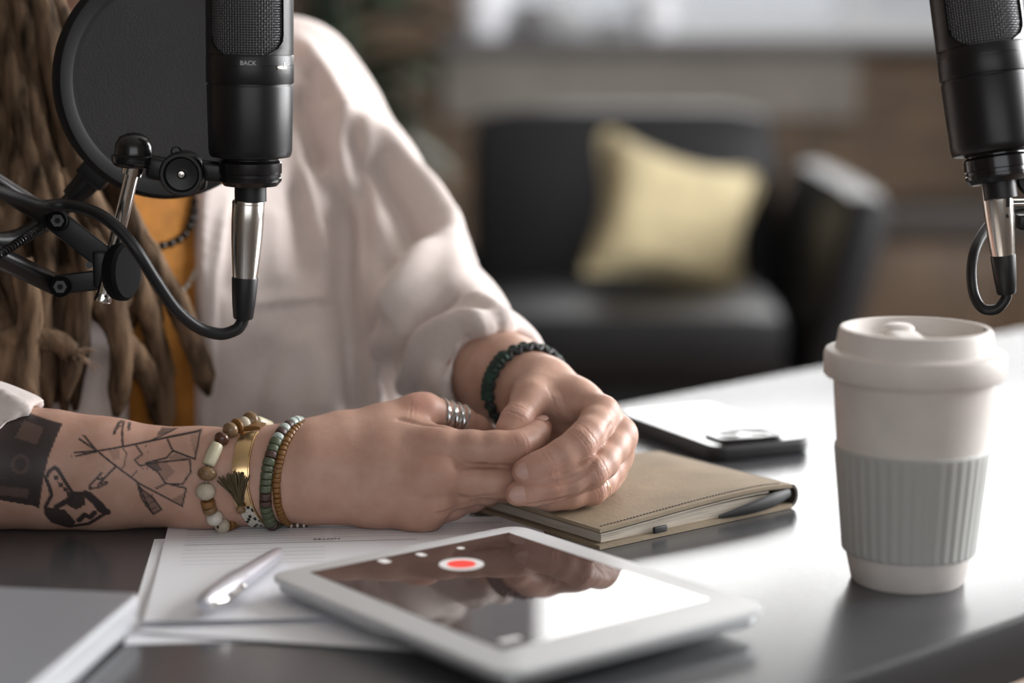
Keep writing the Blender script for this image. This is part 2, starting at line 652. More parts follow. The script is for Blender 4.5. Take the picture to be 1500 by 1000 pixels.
# ------------------------------------------------------------------ reusable cup
M_cup = mat('wheat_fibre', (0.70, 0.655, 0.615), 0.55, var=0.05, vscale=60)
M_sleeve = mat('grey_silicone', (0.44, 0.445, 0.425), 0.6)
cc = P(1329, 848, 0)
cs = (cc[1] * CP + CAM_H * SP) / FPX
cz = cs / 0.975
cup = thing('travel_cup', 'beige reusable coffee cup with a lid and ribbed grey sleeve', 'cup', cc)
R = lambda px: px * cs
Z = lambda px: px * cz
mb = MB().lathe([(0, 0), (R(79), 0), (R(82), Z(3)), (R(92), Z(46)), (R(108), Z(200)), (R(115), Z(290)), (R(117), Z(296)), (R(117), Z(302)), (R(110), Z(302)), (R(104), Z(200)), (R(78), Z(6)), (0, Z(5))], 96, cc)
obj('cup_body', mb, M_cup, cup)
mb = MB().lathe([(R(112), Z(296)), (R(127), Z(296)), (R(129.5), Z(299)), (R(129.5), Z(326)), (R(127), Z(332)), (R(122), Z(334)), (R(114), Z(334.5)), (R(112.5), Z(338)), (R(109), Z(360)), (R(106.5), Z(364)),
                 (R(101), Z(364.5)), (R(98), Z(362)), (R(96), Z(348)), (R(92), Z(340)), (0, Z(339))], 128, cc)
lid = obj('lid', mb, M_cup, cup)
# sip tab across the recess, its spout plug, and the vent hole on the right of the rim
tabc = cc + np.array((R(-20), R(-40), Z(353)))
obj('sip_tab', soft_box(tabc, (R(44), R(86), Z(16)), R(7)), M_cup, lid)
obj('sip_plug', MB().lathe([(R(22), 0), (R(24), Z(6)), (R(22), Z(12)), (R(17), Z(15)), (0, Z(15))], 32, cc + np.array((R(-20), R(24), Z(350)))), M_cup, lid)
M_hole = mat('dark_hole', (0.03, 0.02, 0.015), 0.9)
obj('vent_hole', MB().cyl(cc + np.array((R(97), R(-20), Z(362))), cc + np.array((R(97), R(-20), Z(365.2))), R(3.4), seg=16), M_hole, lid)
rib = lambda a, j: 0.011 * (1 if 1 < j < 8 else 0) * (0.5 + 0.5 * math.tanh(2.2 * math.sin(40 * a)))
slp = [(R(91), Z(45)), (R(95.5), Z(45)), (R(96), Z(47)), (R(96.2), Z(50)), (R(99.5), Z(85)), (R(104), Z(130)), (R(108.5), Z(175)), (R(110), Z(190)), (R(110.8), Z(194)), (R(110.5), Z(196)), (R(106), Z(197))]
obj('sleeve', MB().lathe(slp, 480, cc, rib=rib), M_sleeve, cup, angle=70)

# ------------------------------------------------------------------ helpers for flat things
def frame_on(o, xdir, up=(0, 0, 1)):
    x = np.array(xdir, float)
    up = np.array(up, float)
    x = x - up * (x @ up)
    x /= np.linalg.norm(x)
    return np.column_stack([x, np.cross(up, x), up]), np.array(o, float)


def rrect(w, h, r, n=6):
    """rounded rectangle outline centred on 0."""
    out = []
    for cx, cy, a0 in ((w / 2 - r, h / 2 - r, 0), (-w / 2 + r, h / 2 - r, PI / 2), (-w / 2 + r, -h / 2 + r, PI), (w / 2 - r, -h / 2 + r, 1.5 * PI)):
        for k in range(n + 1):
            a = a0 + PI / 2 * k / n
            out.append((cx + r * math.cos(a), cy + r * math.sin(a)))
    return out


# ------------------------------------------------------------------ paper sheets
M_paper = mat('white_paper', (0.83, 0.84, 0.88), 0.75)
M_ink = mat('printed_ink', (0.10, 0.10, 0.115), 0.7)
M_inkl = mat('printed_ink_pale', (0.32, 0.32, 0.35), 0.7)
A4W, A4H = 0.210, 0.297


def sheet(name, o, xdir, w, h, lift, label, curl=0.0, group='printed sheets under the hands'):
    """sheet with its back-left corner at o, x along the back edge, y towards the viewer."""
    x = np.array(xdir, float)
    x[2] = 0
    x /= np.linalg.norm(x)
    y = np.array((x[1], -x[0], 0))             # towards the camera
    nx, ny = 22, 22
    vs, fs = [], []
    def pt(u, v):
        z = lift + curl * (max(0, v / h - 0.35) ** 2 * 2.0 + 0.5 * max(0, 0.25 - u / w) * (v / h) * 1.5)
        return np.array(o) * (1, 1, 0) + x * u + y * v + np.array((0, 0, z))
    for side in (0, 1):
        for i in range(nx + 1):
            for j in range(ny + 1):
                vs.append(pt(w * i / nx, h * j / ny) - np.array((0, 0, 0.00018 * side)))
    N = (nx + 1) * (ny + 1)
    q = lambda s, i, j: s * N + i * (ny + 1) + j
    for i in range(nx):
        for j in range(ny):
            fs.append((q(0, i, j), q(0, i, j + 1), q(0, i + 1, j + 1), q(0, i + 1, j)))
            fs.append((q(1, i, j), q(1, i + 1, j), q(1, i + 1, j + 1), q(1, i, j + 1)))
    for i in range(nx):
        fs.append((q(0, i, 0), q(0, i + 1, 0), q(1, i + 1, 0), q(1, i, 0)))
        fs.append((q(0, i, ny), q(1, i, ny), q(1, i + 1, ny), q(0, i + 1, ny)))
    for j in range(ny):
        fs.append((q(0, 0, j), q(1, 0, j), q(1, 0, j + 1), q(0, 0, j + 1)))
        fs.append((q(0, nx, j), q(0, nx, j + 1), q(1, nx, j + 1), q(1, nx, j)))
    ob = mesh_obj(name, np.array(vs), fs, M_paper, None, True, loc=(o[0], o[1], 0), angle=30)
    tag(ob, label, 'paper', group)
    return ob, pt, x, y


s3, _, _, _ = sheet('paper_sheet', P(226, 790), P(790, 776) - P(226, 790), 0.225, 0.205, 0.0003, 'white sheet lowest of the papers, its corner peeking out at the far left', 0.0)
sheet('paper_sheet', P(400, 776), P(835, 800) - P(400, 776), 0.19, 0.215, 0.0007, 'white sheet peeking out in front of the others below the tablet', 0.001)
s1, pt1, x1, y1 = sheet('paper_sheet', P(247, 771), P(790, 757) - P(247, 771), 0.228, 0.212, 0.0012, 'white printed form with ruled lines under the pen, topmost sheet', 0.0035)


def print_lines(rows, m, name):
    mb = MB()
    for (v, u0, u1, t) in rows:
        n = 8
        vs, fs = [], []
        for i in range(n + 1):
            u = u0 + (u1 - u0) * i / n
            for dv in (-t / 2, t / 2):
                vs.append(pt1(u, v + dv) + np.array((0, 0, 0.00012)))
        for i in range(n):
            fs.append((2 * i, 2 * i + 1, 2 * i + 3, 2 * i + 2))
        mb.add(np.array(vs), fs)
    o = obj(name, mb, m, None, smooth=False)
    o.parent = s1
    o.location = -s1.location
    return o


rows = [(0.0155, 0.012, 0.205, 0.0006), (0.0505, 0.012, 0.150, 0.0006)]
print_lines(rows, M_ink, 'printed_heavy_lines')
rows = [(v, 0.012, 0.095, 0.00035) for v in (0.0215, 0.028, 0.034, 0.040, 0.0455, 0.062, 0.070, 0.078, 0.086, 0.094)]
rows += [(v, 0.100, 0.200, 0.00035) for v in (0.0215, 0.028, 0.034, 0.040)]
print_lines(rows, M_inkl, 'printed_fine_lines')
tm = Matrix.Identity(4)
ctr = pt1(0.0965, 0.0445)
for k in range(3):
    tm[k][0], tm[k][1] = -x1[k], y1[k]
    tm[k][2] = (0, 0, 1)[k]
    tm[k][3] = (ctr + np.array((0, 0, 0.0002)))[k]
text_obj('lettering', 'NOTES', 0.0052, M_ink, s1, tm, 0.00003)

# ------------------------------------------------------------------ silver pen
M_silver = mat('brushed_silver', (0.66, 0.66, 0.72), 0.33, metal=0.85)
M_chrome = mat('chrome', (0.75, 0.74, 0.72), 0.12, metal=1.0)
pa, pb = P(411, 808, 0.0085), P(297, 886, 0.0125)
pen = thing('ballpoint_pen', 'silver ballpoint pen with a clip lying on the printed form', 'pen', (pa + pb) / 2 * (1, 1, 0))
L = np.linalg.norm(pb - pa)
k = 0.00043
obj('barrel', MB().lathe([(0, 0), (0.0022, 0.0004), (0.0034, 0.004), (0.0042, 0.012), (0.0051, L * .35), (0.0056, L * .5), (0.0058, L * .56)], 40, pa, pb - pa), M_silver, pen)
obj('cap', MB().lathe([(0.00605, L * .555), (0.00615, L * .56), (0.0061, L * .75), (0.0054, L * .92), (0.0042, L * .98), (0.0025, L), (0, L)], 40, pa, pb - pa), M_silver, pen)
cd = (pb - pa) / L
sd = np.cross(cd, (0, 0, 1))
sd /= np.linalg.norm(sd)
if sd[1] > 0:
    sd = -sd
cl = [pb - cd * 0.002 + sd * 0.001, pb - cd * 0.003 + sd * 0.0055, pb - cd * 0.012 + sd * 0.0085, pb - cd * 0.03 + sd * 0.0082, pb - cd * 0.040 + sd * 0.0068]
clip = obj('clip', MB().tube(spline(cl, 6), 0.0016, 10, flat=(1.3, 0.7)), M_chrome, pen)
obj('clip_ball', MB().sphere(cl[-1], 0.0022), M_chrome, clip)

# ------------------------------------------------------------------ white framed tablet
M_white = mat('white_bezel', (0.60, 0.61, 0.62), 0.4, spec=0.2)
M_alu = mat('aluminium_back', (0.45, 0.46, 0.47), 0.35, metal=0.8)
M_screen = mat('dark_screen', (0.012, 0.009, 0.009), 0.03, spec=0.75, emit=(0.030, 0.018, 0.016), estr=1.0)
TZ0, TH = 0.0065, 0.0095
ztop = TZ0 + TH
cL, cT, cR, cB = [P(*q, ztop) for q in ((386, 839), (760, 768), (1133, 889), (738, 986))]
ctr = (cL + cT + cR + cB) / 4
xd = (cB - cL) + (cR - cT)
Rt, _ = frame_on(ctr, xd)
loc2 = lambda p: (Rt.T @ (np.array(p) - ctr))
lw = (np.linalg.norm(cB - cL) + np.linalg.norm(cR - cT)) / 2
lh = (np.linalg.norm(cT - cL) + np.linalg.norm(cR - cB)) / 2
tablet = thing('tablet', 'white framed tablet showing a red record button, lying before the hands', 'tablet', ctr * (1, 1, 0) + np.array((0, 0, TZ0)))
org = ctr * (1, 1, 0)
obj('back_shell', MB().prism(rrect(lw - .004, lh - .004, .012), TZ0, ztop - 0.002, Rt, org, bev=0.0028, seg=4), M_alu, tablet)
obj('bezel', MB().prism(rrect(lw, lh, .012), ztop - 0.0035, ztop, Rt, org, bev=0.0012, seg=3), M_white, tablet)
sq = [loc2(P(*q, ztop)) for q in ((437, 836), (752, 784), (1052, 880), (737, 947))]
sx0, sx1 = (sq[0][0] + sq[1][0]) / 2, (sq[2][0] + sq[3][0]) / 2
sy0, sy1 = (sq[0][1] + sq[3][1]) / 2, (sq[1][1] + sq[2][1]) / 2
sx1 = min(sx1, lw / 2 - 0.012)
print('tablet', lw, lh, sx0, sx1, sy0, sy1)
scy0, scy1 = min(sy0, sy1), max(sy0, sy1)
screen = obj('screen', MB().prism([(sx0, scy0), (sx1, scy0), (sx1, scy1), (sx0, scy1)], ztop, ztop + 0.0002, Rt, org), M_screen, tablet, smooth=False)


def on_screen(name, poly, m, h, label=None):
    return obj(name, MB().prism(poly, ztop + 0.0002, ztop + 0.0002 + h, Rt, org), m, screen, smooth=False, label=label)


M_red = mat('record_red', (0.6, 0.05, 0.04), 0.3, emit=(0.75, 0.045, 0.035), estr=0.75)
M_icon = mat('icon_white', (0.6, 0.6, 0.6), 0.3, emit=(0.8, 0.78, 0.76), estr=0.45)
M_dim = mat('icon_dim', (0.2, 0.18, 0.17), 0.3, emit=(0.25, 0.2, 0.19), estr=0.5)
circ = lambda c, r, n=40: [(c[0] + r * math.cos(2 * PI * i / n), c[1] + r * math.sin(2 * PI * i / n)) for i in range(n)]
rc = loc2(P(676, 826.5, ztop))
on_screen('record_ring', circ(rc, 0.0123), M_icon, 0.00006, 'white ring')
on_screen('record_dot', circ(rc, 0.0080), M_red, 0.00012, 'red dot')
for (px, py, w, h) in ((563, 822, .0080, .0055), (617, 812.5, .0070, .0045), (675, 803, .0045, .0040)):
    q = loc2(P(px, py, ztop))
    on_screen('icon', [(q[0] + a, q[1] + b) for a, b in rrect(w, h, .0015)], M_icon, 0.00006)
q0, q1 = loc2(P(645, 893, ztop)), loc2(P(738, 874, ztop))
rnd = random.Random(3)
for k in range(9):
    q = q0 + (q1 - q0) * (k + rnd.random() * .4) / 9
    on_screen('caption_mark', [(q[0] + a * .004, q[1] + b * .0018) for a, b in ((-.5, -.5), (.5, -.5), (.5, .5), (-.5, .5))], M_dim, 0.00005)
q = loc2(P(747, 937, ztop))
on_screen('swipe_bar', [(q[0] + a, q[1] + b) for a, b in rrect(.004, .012, .0012)], M_icon, 0.00006)
hb = np.array(((sx1 + lw / 2) / 2, 0))
if lw / 2 - sx1 > 0.014:
    obj('home_button', MB().prism(circ(hb, 0.0045), ztop - 0.0002, ztop + 0.00015, Rt, org), M_white, tablet)

# ------------------------------------------------------------------ closed laptop in the near left corner
M_lap = mat('silver_laptop', (0.35, 0.36, 0.39), 0.32, metal=0.25)
M_lapedge = mat('laptop_edge', (0.62, 0.63, 0.66), 0.35, metal=0.2)
lz = 0.019
l0 = P(206, 868, lz)
e1 = P(50, 1003, lz) - l0
e2 = P(0, 862, lz) - l0
e1 /= np.linalg.norm(e1)
Rl, _ = frame_on(l0, e1)
sgn = 1 if (Rl[:, 1] @ e2) > 0 else -1
lapw, laph = 0.30, 0.21
lc = l0 + Rl[:, 0] * lapw / 2 + Rl[:, 1] * sgn * laph / 2
lap = thing('laptop', 'closed silver laptop lying in the near left corner beside the papers', 'laptop', lc * (1, 1, 0))
lorg = lc * (1, 1, 0)
obj('base', MB().prism(rrect(lapw - .002, laph - .002, .005), 0.002, lz - 0.009, Rl, lorg, bev=0.0015), M_lapedge, lap)
obj('lid', MB().prism(rrect(lapw, laph, .005), lz - 0.0085, lz, Rl, lorg, bev=0.0008), M_lapedge, lap)
obj('lid_panel', MB().prism(rrect(lapw - .003, laph - .003, .004), lz, lz + 0.0002, Rl, lorg), M_lap, lap, smooth=False)
for a in (-1, 1):
    for b in (-1, 1):
        c = lc + Rl[:, 0] * a * (lapw / 2 - .02) + Rl[:, 1] * b * (laph / 2 - .02)
        obj('rubber_foot', MB().cyl((c[0], c[1], 0), (c[0], c[1], 0.0025), 0.005), M_tedge, lap)

# ------------------------------------------------------------------ black phone, face down
M_phone = mat('black_glass', (0.010, 0.010, 0.011), 0.06, spec=0.6)
M_case = mat('black_case', (0.012, 0.012, 0.013), 0.5)
ph = 0.0115
A, C, D = P(931, 601, ph), P(1045, 656, ph), P(1193, 640, ph)
Rp, _ = frame_on(C, D - C)
pw = np.linalg.norm(D - C)
plen = max(float((A - C) @ Rp[:, 1]), 0.145)
pcn = C + Rp[:, 0] * pw / 2 + Rp[:, 1] * plen / 2
print('phone', pw, plen)
phone = thing('smartphone', 'black smartphone lying face down behind the brown notebook', 'phone', pcn * (1, 1, 0))
porg = pcn * (1, 1, 0)
obj('case', MB().prism(rrect(pw, plen, .012), 0.0, ph - .0004, Rp, porg, bev=0.003, seg=4), M_case, phone)
obj('back_glass', MB().prism(rrect(pw - .006, plen - .006, .009), ph - 0.0005, ph + 0.0001, Rp, porg), M_phone, phone, smooth=False)
cm = obj('camera_module', MB().prism([(a - .003, b - plen / 2 + .024) for a, b in rrect(pw * .62, .034, .009)], ph, ph + 0.0025, Rp, porg, bev=0.0012, seg=3), M_phone, phone)
for k in range(2):
    q = np.array((-.003 + (-.5 + k) * pw * .28, -plen / 2 + .024))
    obj('lens', MB().prism(circ(q, 0.0075), ph + .0025, ph + .0031, Rp, porg, bev=.0002), M_phone, cm)
obj('button', MB().box(porg + Rp @ np.array((pw / 2, plen * .1, ph / 2)), (.001, .02, .002), Rp), M_case, phone)

# ------------------------------------------------------------------ brown notebook with a folded cover
M_kraft = mat('brown_kraft_cover', (0.265, 0.205, 0.135), 0.72, var=0.12, vscale=35, bump=0.25, bscale=350)
M_kraftedge = mat('dark_cover_lining', (0.055, 0.045, 0.035), 0.7)
M_pages = mat('cream_pages', (0.42, 0.37, 0.305), 0.8, var=0.25, vscale=40, stretch=(1, 1, 60))
M_black = mat('black_elastic', (0.012, 0.012, 0.013), 0.6)
nz = 0.0125
n0, n1, n2 = P(879, 775, nz), P(722, 733, nz), P(1160, 716, nz)
Rn, _ = frame_on(n0, n2 - n0)
nw = float((n2 - n0) @ Rn[:, 0])
nh = float((n1 - n0) @ Rn[:, 1])
print('notebook', nw, nh, np.linalg.norm(n1 - n0))
nh = max(nh, 0.125)
nb = thing('notebook', 'brown covered notebook with black stitching under the right hand', 'notebook', n0 * (1, 1, 0))
NO = n0 * (1, 1, 0)
loc3 = lambda x, y, z: NO + Rn @ np.array((x, y, z))


def bulge(x, y):       # height of the top cover over the book: fuller towards the spine
    t = x / nw
    return 0.0095 + 0.005 * math.sin(min(1, max(0, t)) * PI * 0.62) ** 1.3 - 0.0015 * max(0, t - .85) / .15


def slab(x0, x1, y0, y1, zf0, zf1, n=24, my=8):
    vs, fs = [], []
    for s, zf in ((0, zf0), (1, zf1)):
        for i in range(n + 1):
            for j in range(my + 1):
                x, y = x0 + (x1 - x0) * i / n, y0 + (y1 - y0) * j / my
                vs.append(loc3(x, y, zf(x, y)))
    N = (n + 1) * (my + 1)
    q = lambda s, i, j: s * N + i * (my + 1) + j
    for i in range(n):
        for j in range(my):
            fs += [(q(0, i, j), q(0, i, j + 1), q(0, i + 1, j + 1), q(0, i + 1, j)), (q(1, i, j), q(1, i + 1, j), q(1, i + 1, j + 1), q(1, i, j + 1))]
        fs += [(q(0, i, 0), q(0, i + 1, 0), q(1, i + 1, 0), q(1, i, 0)), (q(0, i, my), q(1, i, my), q(1, i + 1, my), q(0, i + 1, my))]
    for j in range(my):
        fs += [(q(0, 0, j), q(1, 0, j), q(1, 0, j + 1), q(0, 0, j + 1)), (q(0, n, j), q(0, n, j + 1), q(1, n, j + 1), q(1, n, j))]
    return MB().add(np.array(vs), fs)


obj('back_cover', slab(-.001, nw, -.001, nh, lambda x, y: 0.0003, lambda x, y: 0.0028 + 0.0008 * math.sin(x / nw * PI)), M_kraft, nb)
obj('front_cover', slab(0, nw, 0, nh, lambda x, y: bulge(x, y) + .0008, lambda x, y: bulge(x, y) + .0030), M_kraft, nb)
obj('cover_lining', slab(.0006, nw, .0006, nh, lambda x, y: bulge(x, y) + .0002, lambda x, y: bulge(x, y) + .0009), M_kraftedge, nb)
obj('pages', slab(.003, nw - .012, .0025, nh - .003, lambda x, y: 0.0034, lambda x, y: bulge(x, y) - .0016 - .0028 * max(0, x / nw - .35)), M_pages, nb)
obj('inner_leaf', slab(.0015, nw - .02, .001, nh - .003, lambda x, y: bulge(x, y) - .0012, lambda x, y: bulge(x, y) - .0003), M_pages, nb)
sp = MB()
for yy0, yy1 in ((0.0, nh),):
    pr = []
    zt = bulge(nw, 0) + .0030
    for k in range(13):
        a = -PI / 2 + PI * k / 12
        pr.append((nw + math.cos(a) * .006, zt / 2 + .0003 + math.sin(a) * (zt / 2 - .0003)))
    for k in range(12, -1, -1):
        a = -PI / 2 + PI * k / 12
        pr.append((nw + math.cos(a) * .004, zt / 2 + .0003 + math.sin(a) * (zt / 2 - .0025)))
    m = len(pr)
    vs = [loc3(x, yy0, z) for x, z in pr] + [loc3(x, yy1, z) for x, z in pr]
    fs = [(i, (i + 1) % m, m + (i + 1) % m, m + i) for i in range(m)]
    fs += [(i, i + 1, m - 2 - i, m - 1 - i) for i in range(m // 2 - 1)] + [(m + i, m + m - 1 - i, m + m - 2 - i, m + i + 1) for i in range(m // 2 - 1)]
    sp.add(np.array(vs), fs)
obj('spine', sp, M_kraftedge, nb, label='dark folded spine')
st = MB()
nst = 58
for k in range(nst):
    x = .004 + (nw - .01) * k / nst
    x2 = x + (nw - .01) / nst * .62
    st.tube([loc3(x, .0045, bulge(x, 0) + .0030), loc3((x + x2) / 2, .0045, bulge(x, 0) + .0034), loc3(x2, .0045, bulge(x2, 0) + .0030)], .00035, 6)
so = obj('stitching', st, M_black, nb, label='black stitching along the cover edge')
so['kind'] = 'stuff'
pl0 = [loc3(nw * t, -.0005 - .003 * math.sin((t - .6) / .38 * PI), .0045 + .006 * (t - .6) / .38) for t in np.linspace(.60, .98, 14)]
obj('pen_loop', MB().tube(pl0, [.0012 + .0034 * math.sin(min(1, i / 10) * PI / 2) * (1 - .5 * max(0, i - 10) / 3) for i in range(14)], 10, flat=(1, .55)), M_black, nb, label='black elastic pen loop')
obj('clasp', MB().box(loc3(nw * .29, -.0012, .0052), (.011, .0022, .004), Rn, bev=.0008), M_black, nb)
# ------------------------------------------------------------------ microphones
M_mic = mat('matt_black_metal', (0.008, 0.008, 0.009), 0.36, spec=0.38, bump=0.05, bscale=900)
M_micring = mat('satin_black_ring', (0.009, 0.009, 0.010), 0.2)
M_mesh = mat('grille_wire', (0.10, 0.10, 0.105), 0.3, metal=0.5)
M_dark = mat('grille_dark', (0.006, 0.006, 0.006), 0.9)
M_plastic = mat('black_plastic', (0.008, 0.008, 0.0085), 0.38, spec=0.35)
M_rubber = mat('black_rubber', (0.009, 0.009, 0.0095), 0.42, spec=0.35)
M_nickel = mat('satin_nickel', (0.60, 0.57, 0.53), 0.24, metal=1.0)
M_hoop = mat('hoop_rubber', (0.007, 0.007, 0.0075), 0.6, spec=0.2)
M_knob = mat('knob_plastic', (0.005, 0.005, 0.0055), 0.75, spec=0.08)
M_print = mat('pale_print', (0.62, 0.62, 0.62), 0.5)
M_popcloth = mat('black_nylon_mesh', (0.0115, 0.010, 0.011), 0.85, var=0.25, vscale=9, bump=0.3, bscale=900, sheen=0.1)


def axis_map(o, ax, ref):
    ax = np.array(ax) / np.linalg.norm(ax)
    u = np.array(ref) - ax * (np.array(ref) @ ax)
    u /= np.linalg.norm(u)
    return np.array(o), u, np.cross(ax, u), ax


def grille(o, ax, ref, r, z0, z1, na, nz, dome):
    """woven wire: two families of zigzag strands round a cylinder."""
    o, u, w, ax = axis_map(o, ax, ref)
    mb = MB()
    dz = (z1 - z0) / nz
    vs, fs = [], []
    def pt(a, z, rr):
        return o + (u * math.cos(a) + w * math.sin(a)) * rr + ax * z
    t = 0.00036
    # horizontal wires
    for j in range(nz + 1):
        z = z0 + dz * j
        base = len(vs)
        for i in range(2 * na):
            a = PI * i / na
            rr = r + (0.00026 if (i + j) % 2 else -0.00026)
            vs += [pt(a, z - t, rr), pt(a, z, rr + t), pt(a, z + t, rr)]
        m = 2 * na
        for i in range(m):
            p, q = base + 3 * i, base + 3 * ((i + 1) % m)
            fs += [(p, q, q + 1, p + 1), (p + 1, q + 1, q + 2, p + 2)]
    # upright wires
    da = t / r
    for i in range(2 * na):
        a = PI * i / na
        base = len(vs)
        for j in range(nz + 1):
            z = z0 + dz * j
            rr = r + (-0.00026 if (i + j) % 2 else 0.00026)
            vs += [pt(a - da, z, rr), pt(a, z, rr + t), pt(a + da, z, rr)]
        for j in range(nz):
            p, q = base + 3 * j, base + 3 * j + 3
            fs += [(p, p + 1, q + 1, q), (p + 1, p + 2, q + 2, q + 1)]
    mb.add(np.array(vs), fs)
    return mb


def microphone(base, ax, k, label, back_text):
    """base: centre of the grille's lower edge level; ax: up axis; k: metres per photo pixel."""
    ax = np.array(ax, float) / np.linalg.norm(ax)
    ref = np.array((1.0, 0, 0))
    o, u, w, ax = axis_map(base, ax, ref)
    m = thing('condenser_microphone', label, 'microphone', o - ax * 195 * k)
    pr = [(r * k, -z * k) for r, z in ((0, 152.5), (40, 152.5), (46, 151), (58, 149), (60, 146), (61.3, 138), (63.2, 47), (62.6, 44.8), (61.5, 44.5), (61.2, 43.5), (61.2, 42), (63.4, 41.5), (63.9, 40), (63.9, 3), (62.5, 0), (55, 0), (0, 0))]
    body = obj('body', MB().lathe(pr, 96, o, ax, ref), M_mic, m, angle=30)
    # ring with two fine lines and the pad switch
    obj('seam_ring', MB().lathe([(63.95 * k, -14.6 * k), (64.05 * k, -15 * k), (63.95 * k, -15.4 * k)], 96, o, ax, ref), M_micring, body)
    ring = [(r * k, -z * k) for r, z in ((0, 192), (39, 192), (45.5, 185), (46, 182), (46, 180), (44.5, 179), (44.5, 174), (46, 173), (46.2, 171), (46, 158), (44, 155.5), (41, 154), (41, 149), (0, 149))]
    obj('mount_ring', MB().lathe(ring, 72, o, ax, ref), M_micring, m, angle=30)
    obj('neck', MB().lathe([(0, -190 * k), (23.5 * k, -190 * k), (23.5 * k, -215 * k), (0, -215 * k)], 40, o, ax, ref), M_rubber, m)
    H = 190
    obj('grille', grille(o, ax, ref, 58.5 * k, 1 * k, H * k, 44, 52, True), M_mesh, m, angle=None)
    obj('inner_screen', MB().lathe([(55.5 * k, 0), (55.5 * k, H * k), (0, (H + 25) * k)], 48, o, ax, ref), M_dark, m)
    obj('dome', MB().lathe([(60 * k, H * k), (60 * k, (H + 6) * k), (52 * k, (H + 26) * k), (34 * k, (H + 40) * k), (0, (H + 45) * k), (0, (H + 38) * k), (55 * k, H * k)], 48, o, ax, ref), M_mic, m)
    # side rails of the head, widening towards the body
    for s in (0, 1):
        vs, fs = [], []
        nz, na = 20, 16
        for lay, rr in ((0, 63.6), (1, 57.0)):
            for j in range(nz + 1):
                z = H * j / nz
                half = math.radians(33) + math.radians(28) * max(0, 1 - z / 26) ** 2.2
                for i in range(na + 1):
                    a = s * PI - half + 2 * half * i / na
                    vs.append(o + (u * math.cos(a) + w * math.sin(a)) * rr * k + ax * z * k)
        N = (nz + 1) * (na + 1)
        g = lambda l, j, i: l * N + j * (na + 1) + i
        for j in range(nz):
            for i in range(na):
                fs += [(g(0, j, i), g(0, j, i + 1), g(0, j + 1, i + 1), g(0, j + 1, i)), (g(1, j, i), g(1, j + 1, i), g(1, j + 1, i + 1), g(1, j, i + 1))]
            fs += [(g(0, j, 0), g(0, j + 1, 0), g(1, j + 1, 0), g(1, j, 0)), (g(0, j, na), g(1, j, na), g(1, j + 1, na), g(0, j + 1, na))]
        obj('head_rail', MB().add(np.array(vs), fs), M_mic, m, angle=50)
    if back_text:
        # lettering on the ring facing the camera, and the pad switch at its right
        f = np.array((0.085, -0.996, 0))
        f -= ax * (f @ ax)
        f /= np.linalg.norm(f)
        x = np.cross(ax, f)
        x = -x if x[0] < 0 else x
        pos = o - ax * 15 * k * 0.95 + f * 64.3 * k
        pos = o - ax * 11.5 * k + f * 64.15 * k + x * 0
        Mx = Matrix.Identity(4)
        for q in range(3):
            Mx[q][0], Mx[q][1], Mx[q][2], Mx[q][3] = x[q], ax[q], f[q], pos[q]
        text_obj('lettering', 'BACK', 9.0 * k, M_print, m, Mx, 0.00004)
        f2 = np.array((0.80, -0.60, 0))
        sw = o - ax * 19 * k + f2 * 63.6 * k
        Rf, _ = frame_on(sw, np.cross(ax, f2), f2)
        s = obj('pad_switch', MB().box(sw, (20 * k, 5.5 * k, 1.6 * k), Rf, bev=.0004), M_nickel, m, label='small bare metal slide switch')
        obj('switch_tip', MB().box(sw + Rf @ np.array((5 * k, 3 * k, 0)), (2.2 * k, 9 * k, 1.8 * k), Rf, bev=.0003), M_nickel, s)
    return m


def xlr(o, ax, k, label, path, cable_r, key=False):
    """plug whose top is at o, ax pointing along it away from the microphone."""
    ax = np.array(ax) / np.linalg.norm(ax)
    c = thing('microphone_cable', label, 'cable', o)
    sh = obj('plug_shell', MB().lathe([(0, 0), (23.0 * k, 0), (23.6 * k, 1.5 * k), (23.8 * k, 30 * k), (23.0 * k, 55 * k), (20.5 * k, 90 * k), (18.2 * k, 115 * k), (0, 115 * k)], 56, o, ax), M_nickel, c, label='satin metal plug shell')
    obj('shell_collar', MB().lathe([(23.9 * k, 3 * k), (24.2 * k, 4 * k), (23.9 * k, 5 * k)], 48, o, ax), M_nickel, sh)
    obj('plug_boot', MB().lathe([(0, 114 * k), (19.0 * k, 114 * k), (19.6 * k, 116 * k), (17.6 * k, 150 * k), (15.0 * k, 174 * k), (13.5 * k, 176.5 * k), (0, 176.5 * k)], 40, o, ax), M_rubber, c)
    obj('cord', MB().tube(spline(path, 12), cable_r, 14), M_rubber, c)
    if key:
        Rf, _ = frame_on(o, (1, 0, 0), (0.5, -0.87, 0))
        q = np.array(o) + ax * 24 * k + np.array((0.5, -0.87, 0)) * 23 * k
        obj('latch', MB().box(q, (8 * k, 26 * k, 3 * k), Rf, bev=.0005), M_plastic, sh)
        obj('latch_button', MB().box(q + np.array((0, -.0008, -.010)), (5 * k, 6 * k, 3 * k), Rf, bev=.0004), M_plastic, sh)
    return c


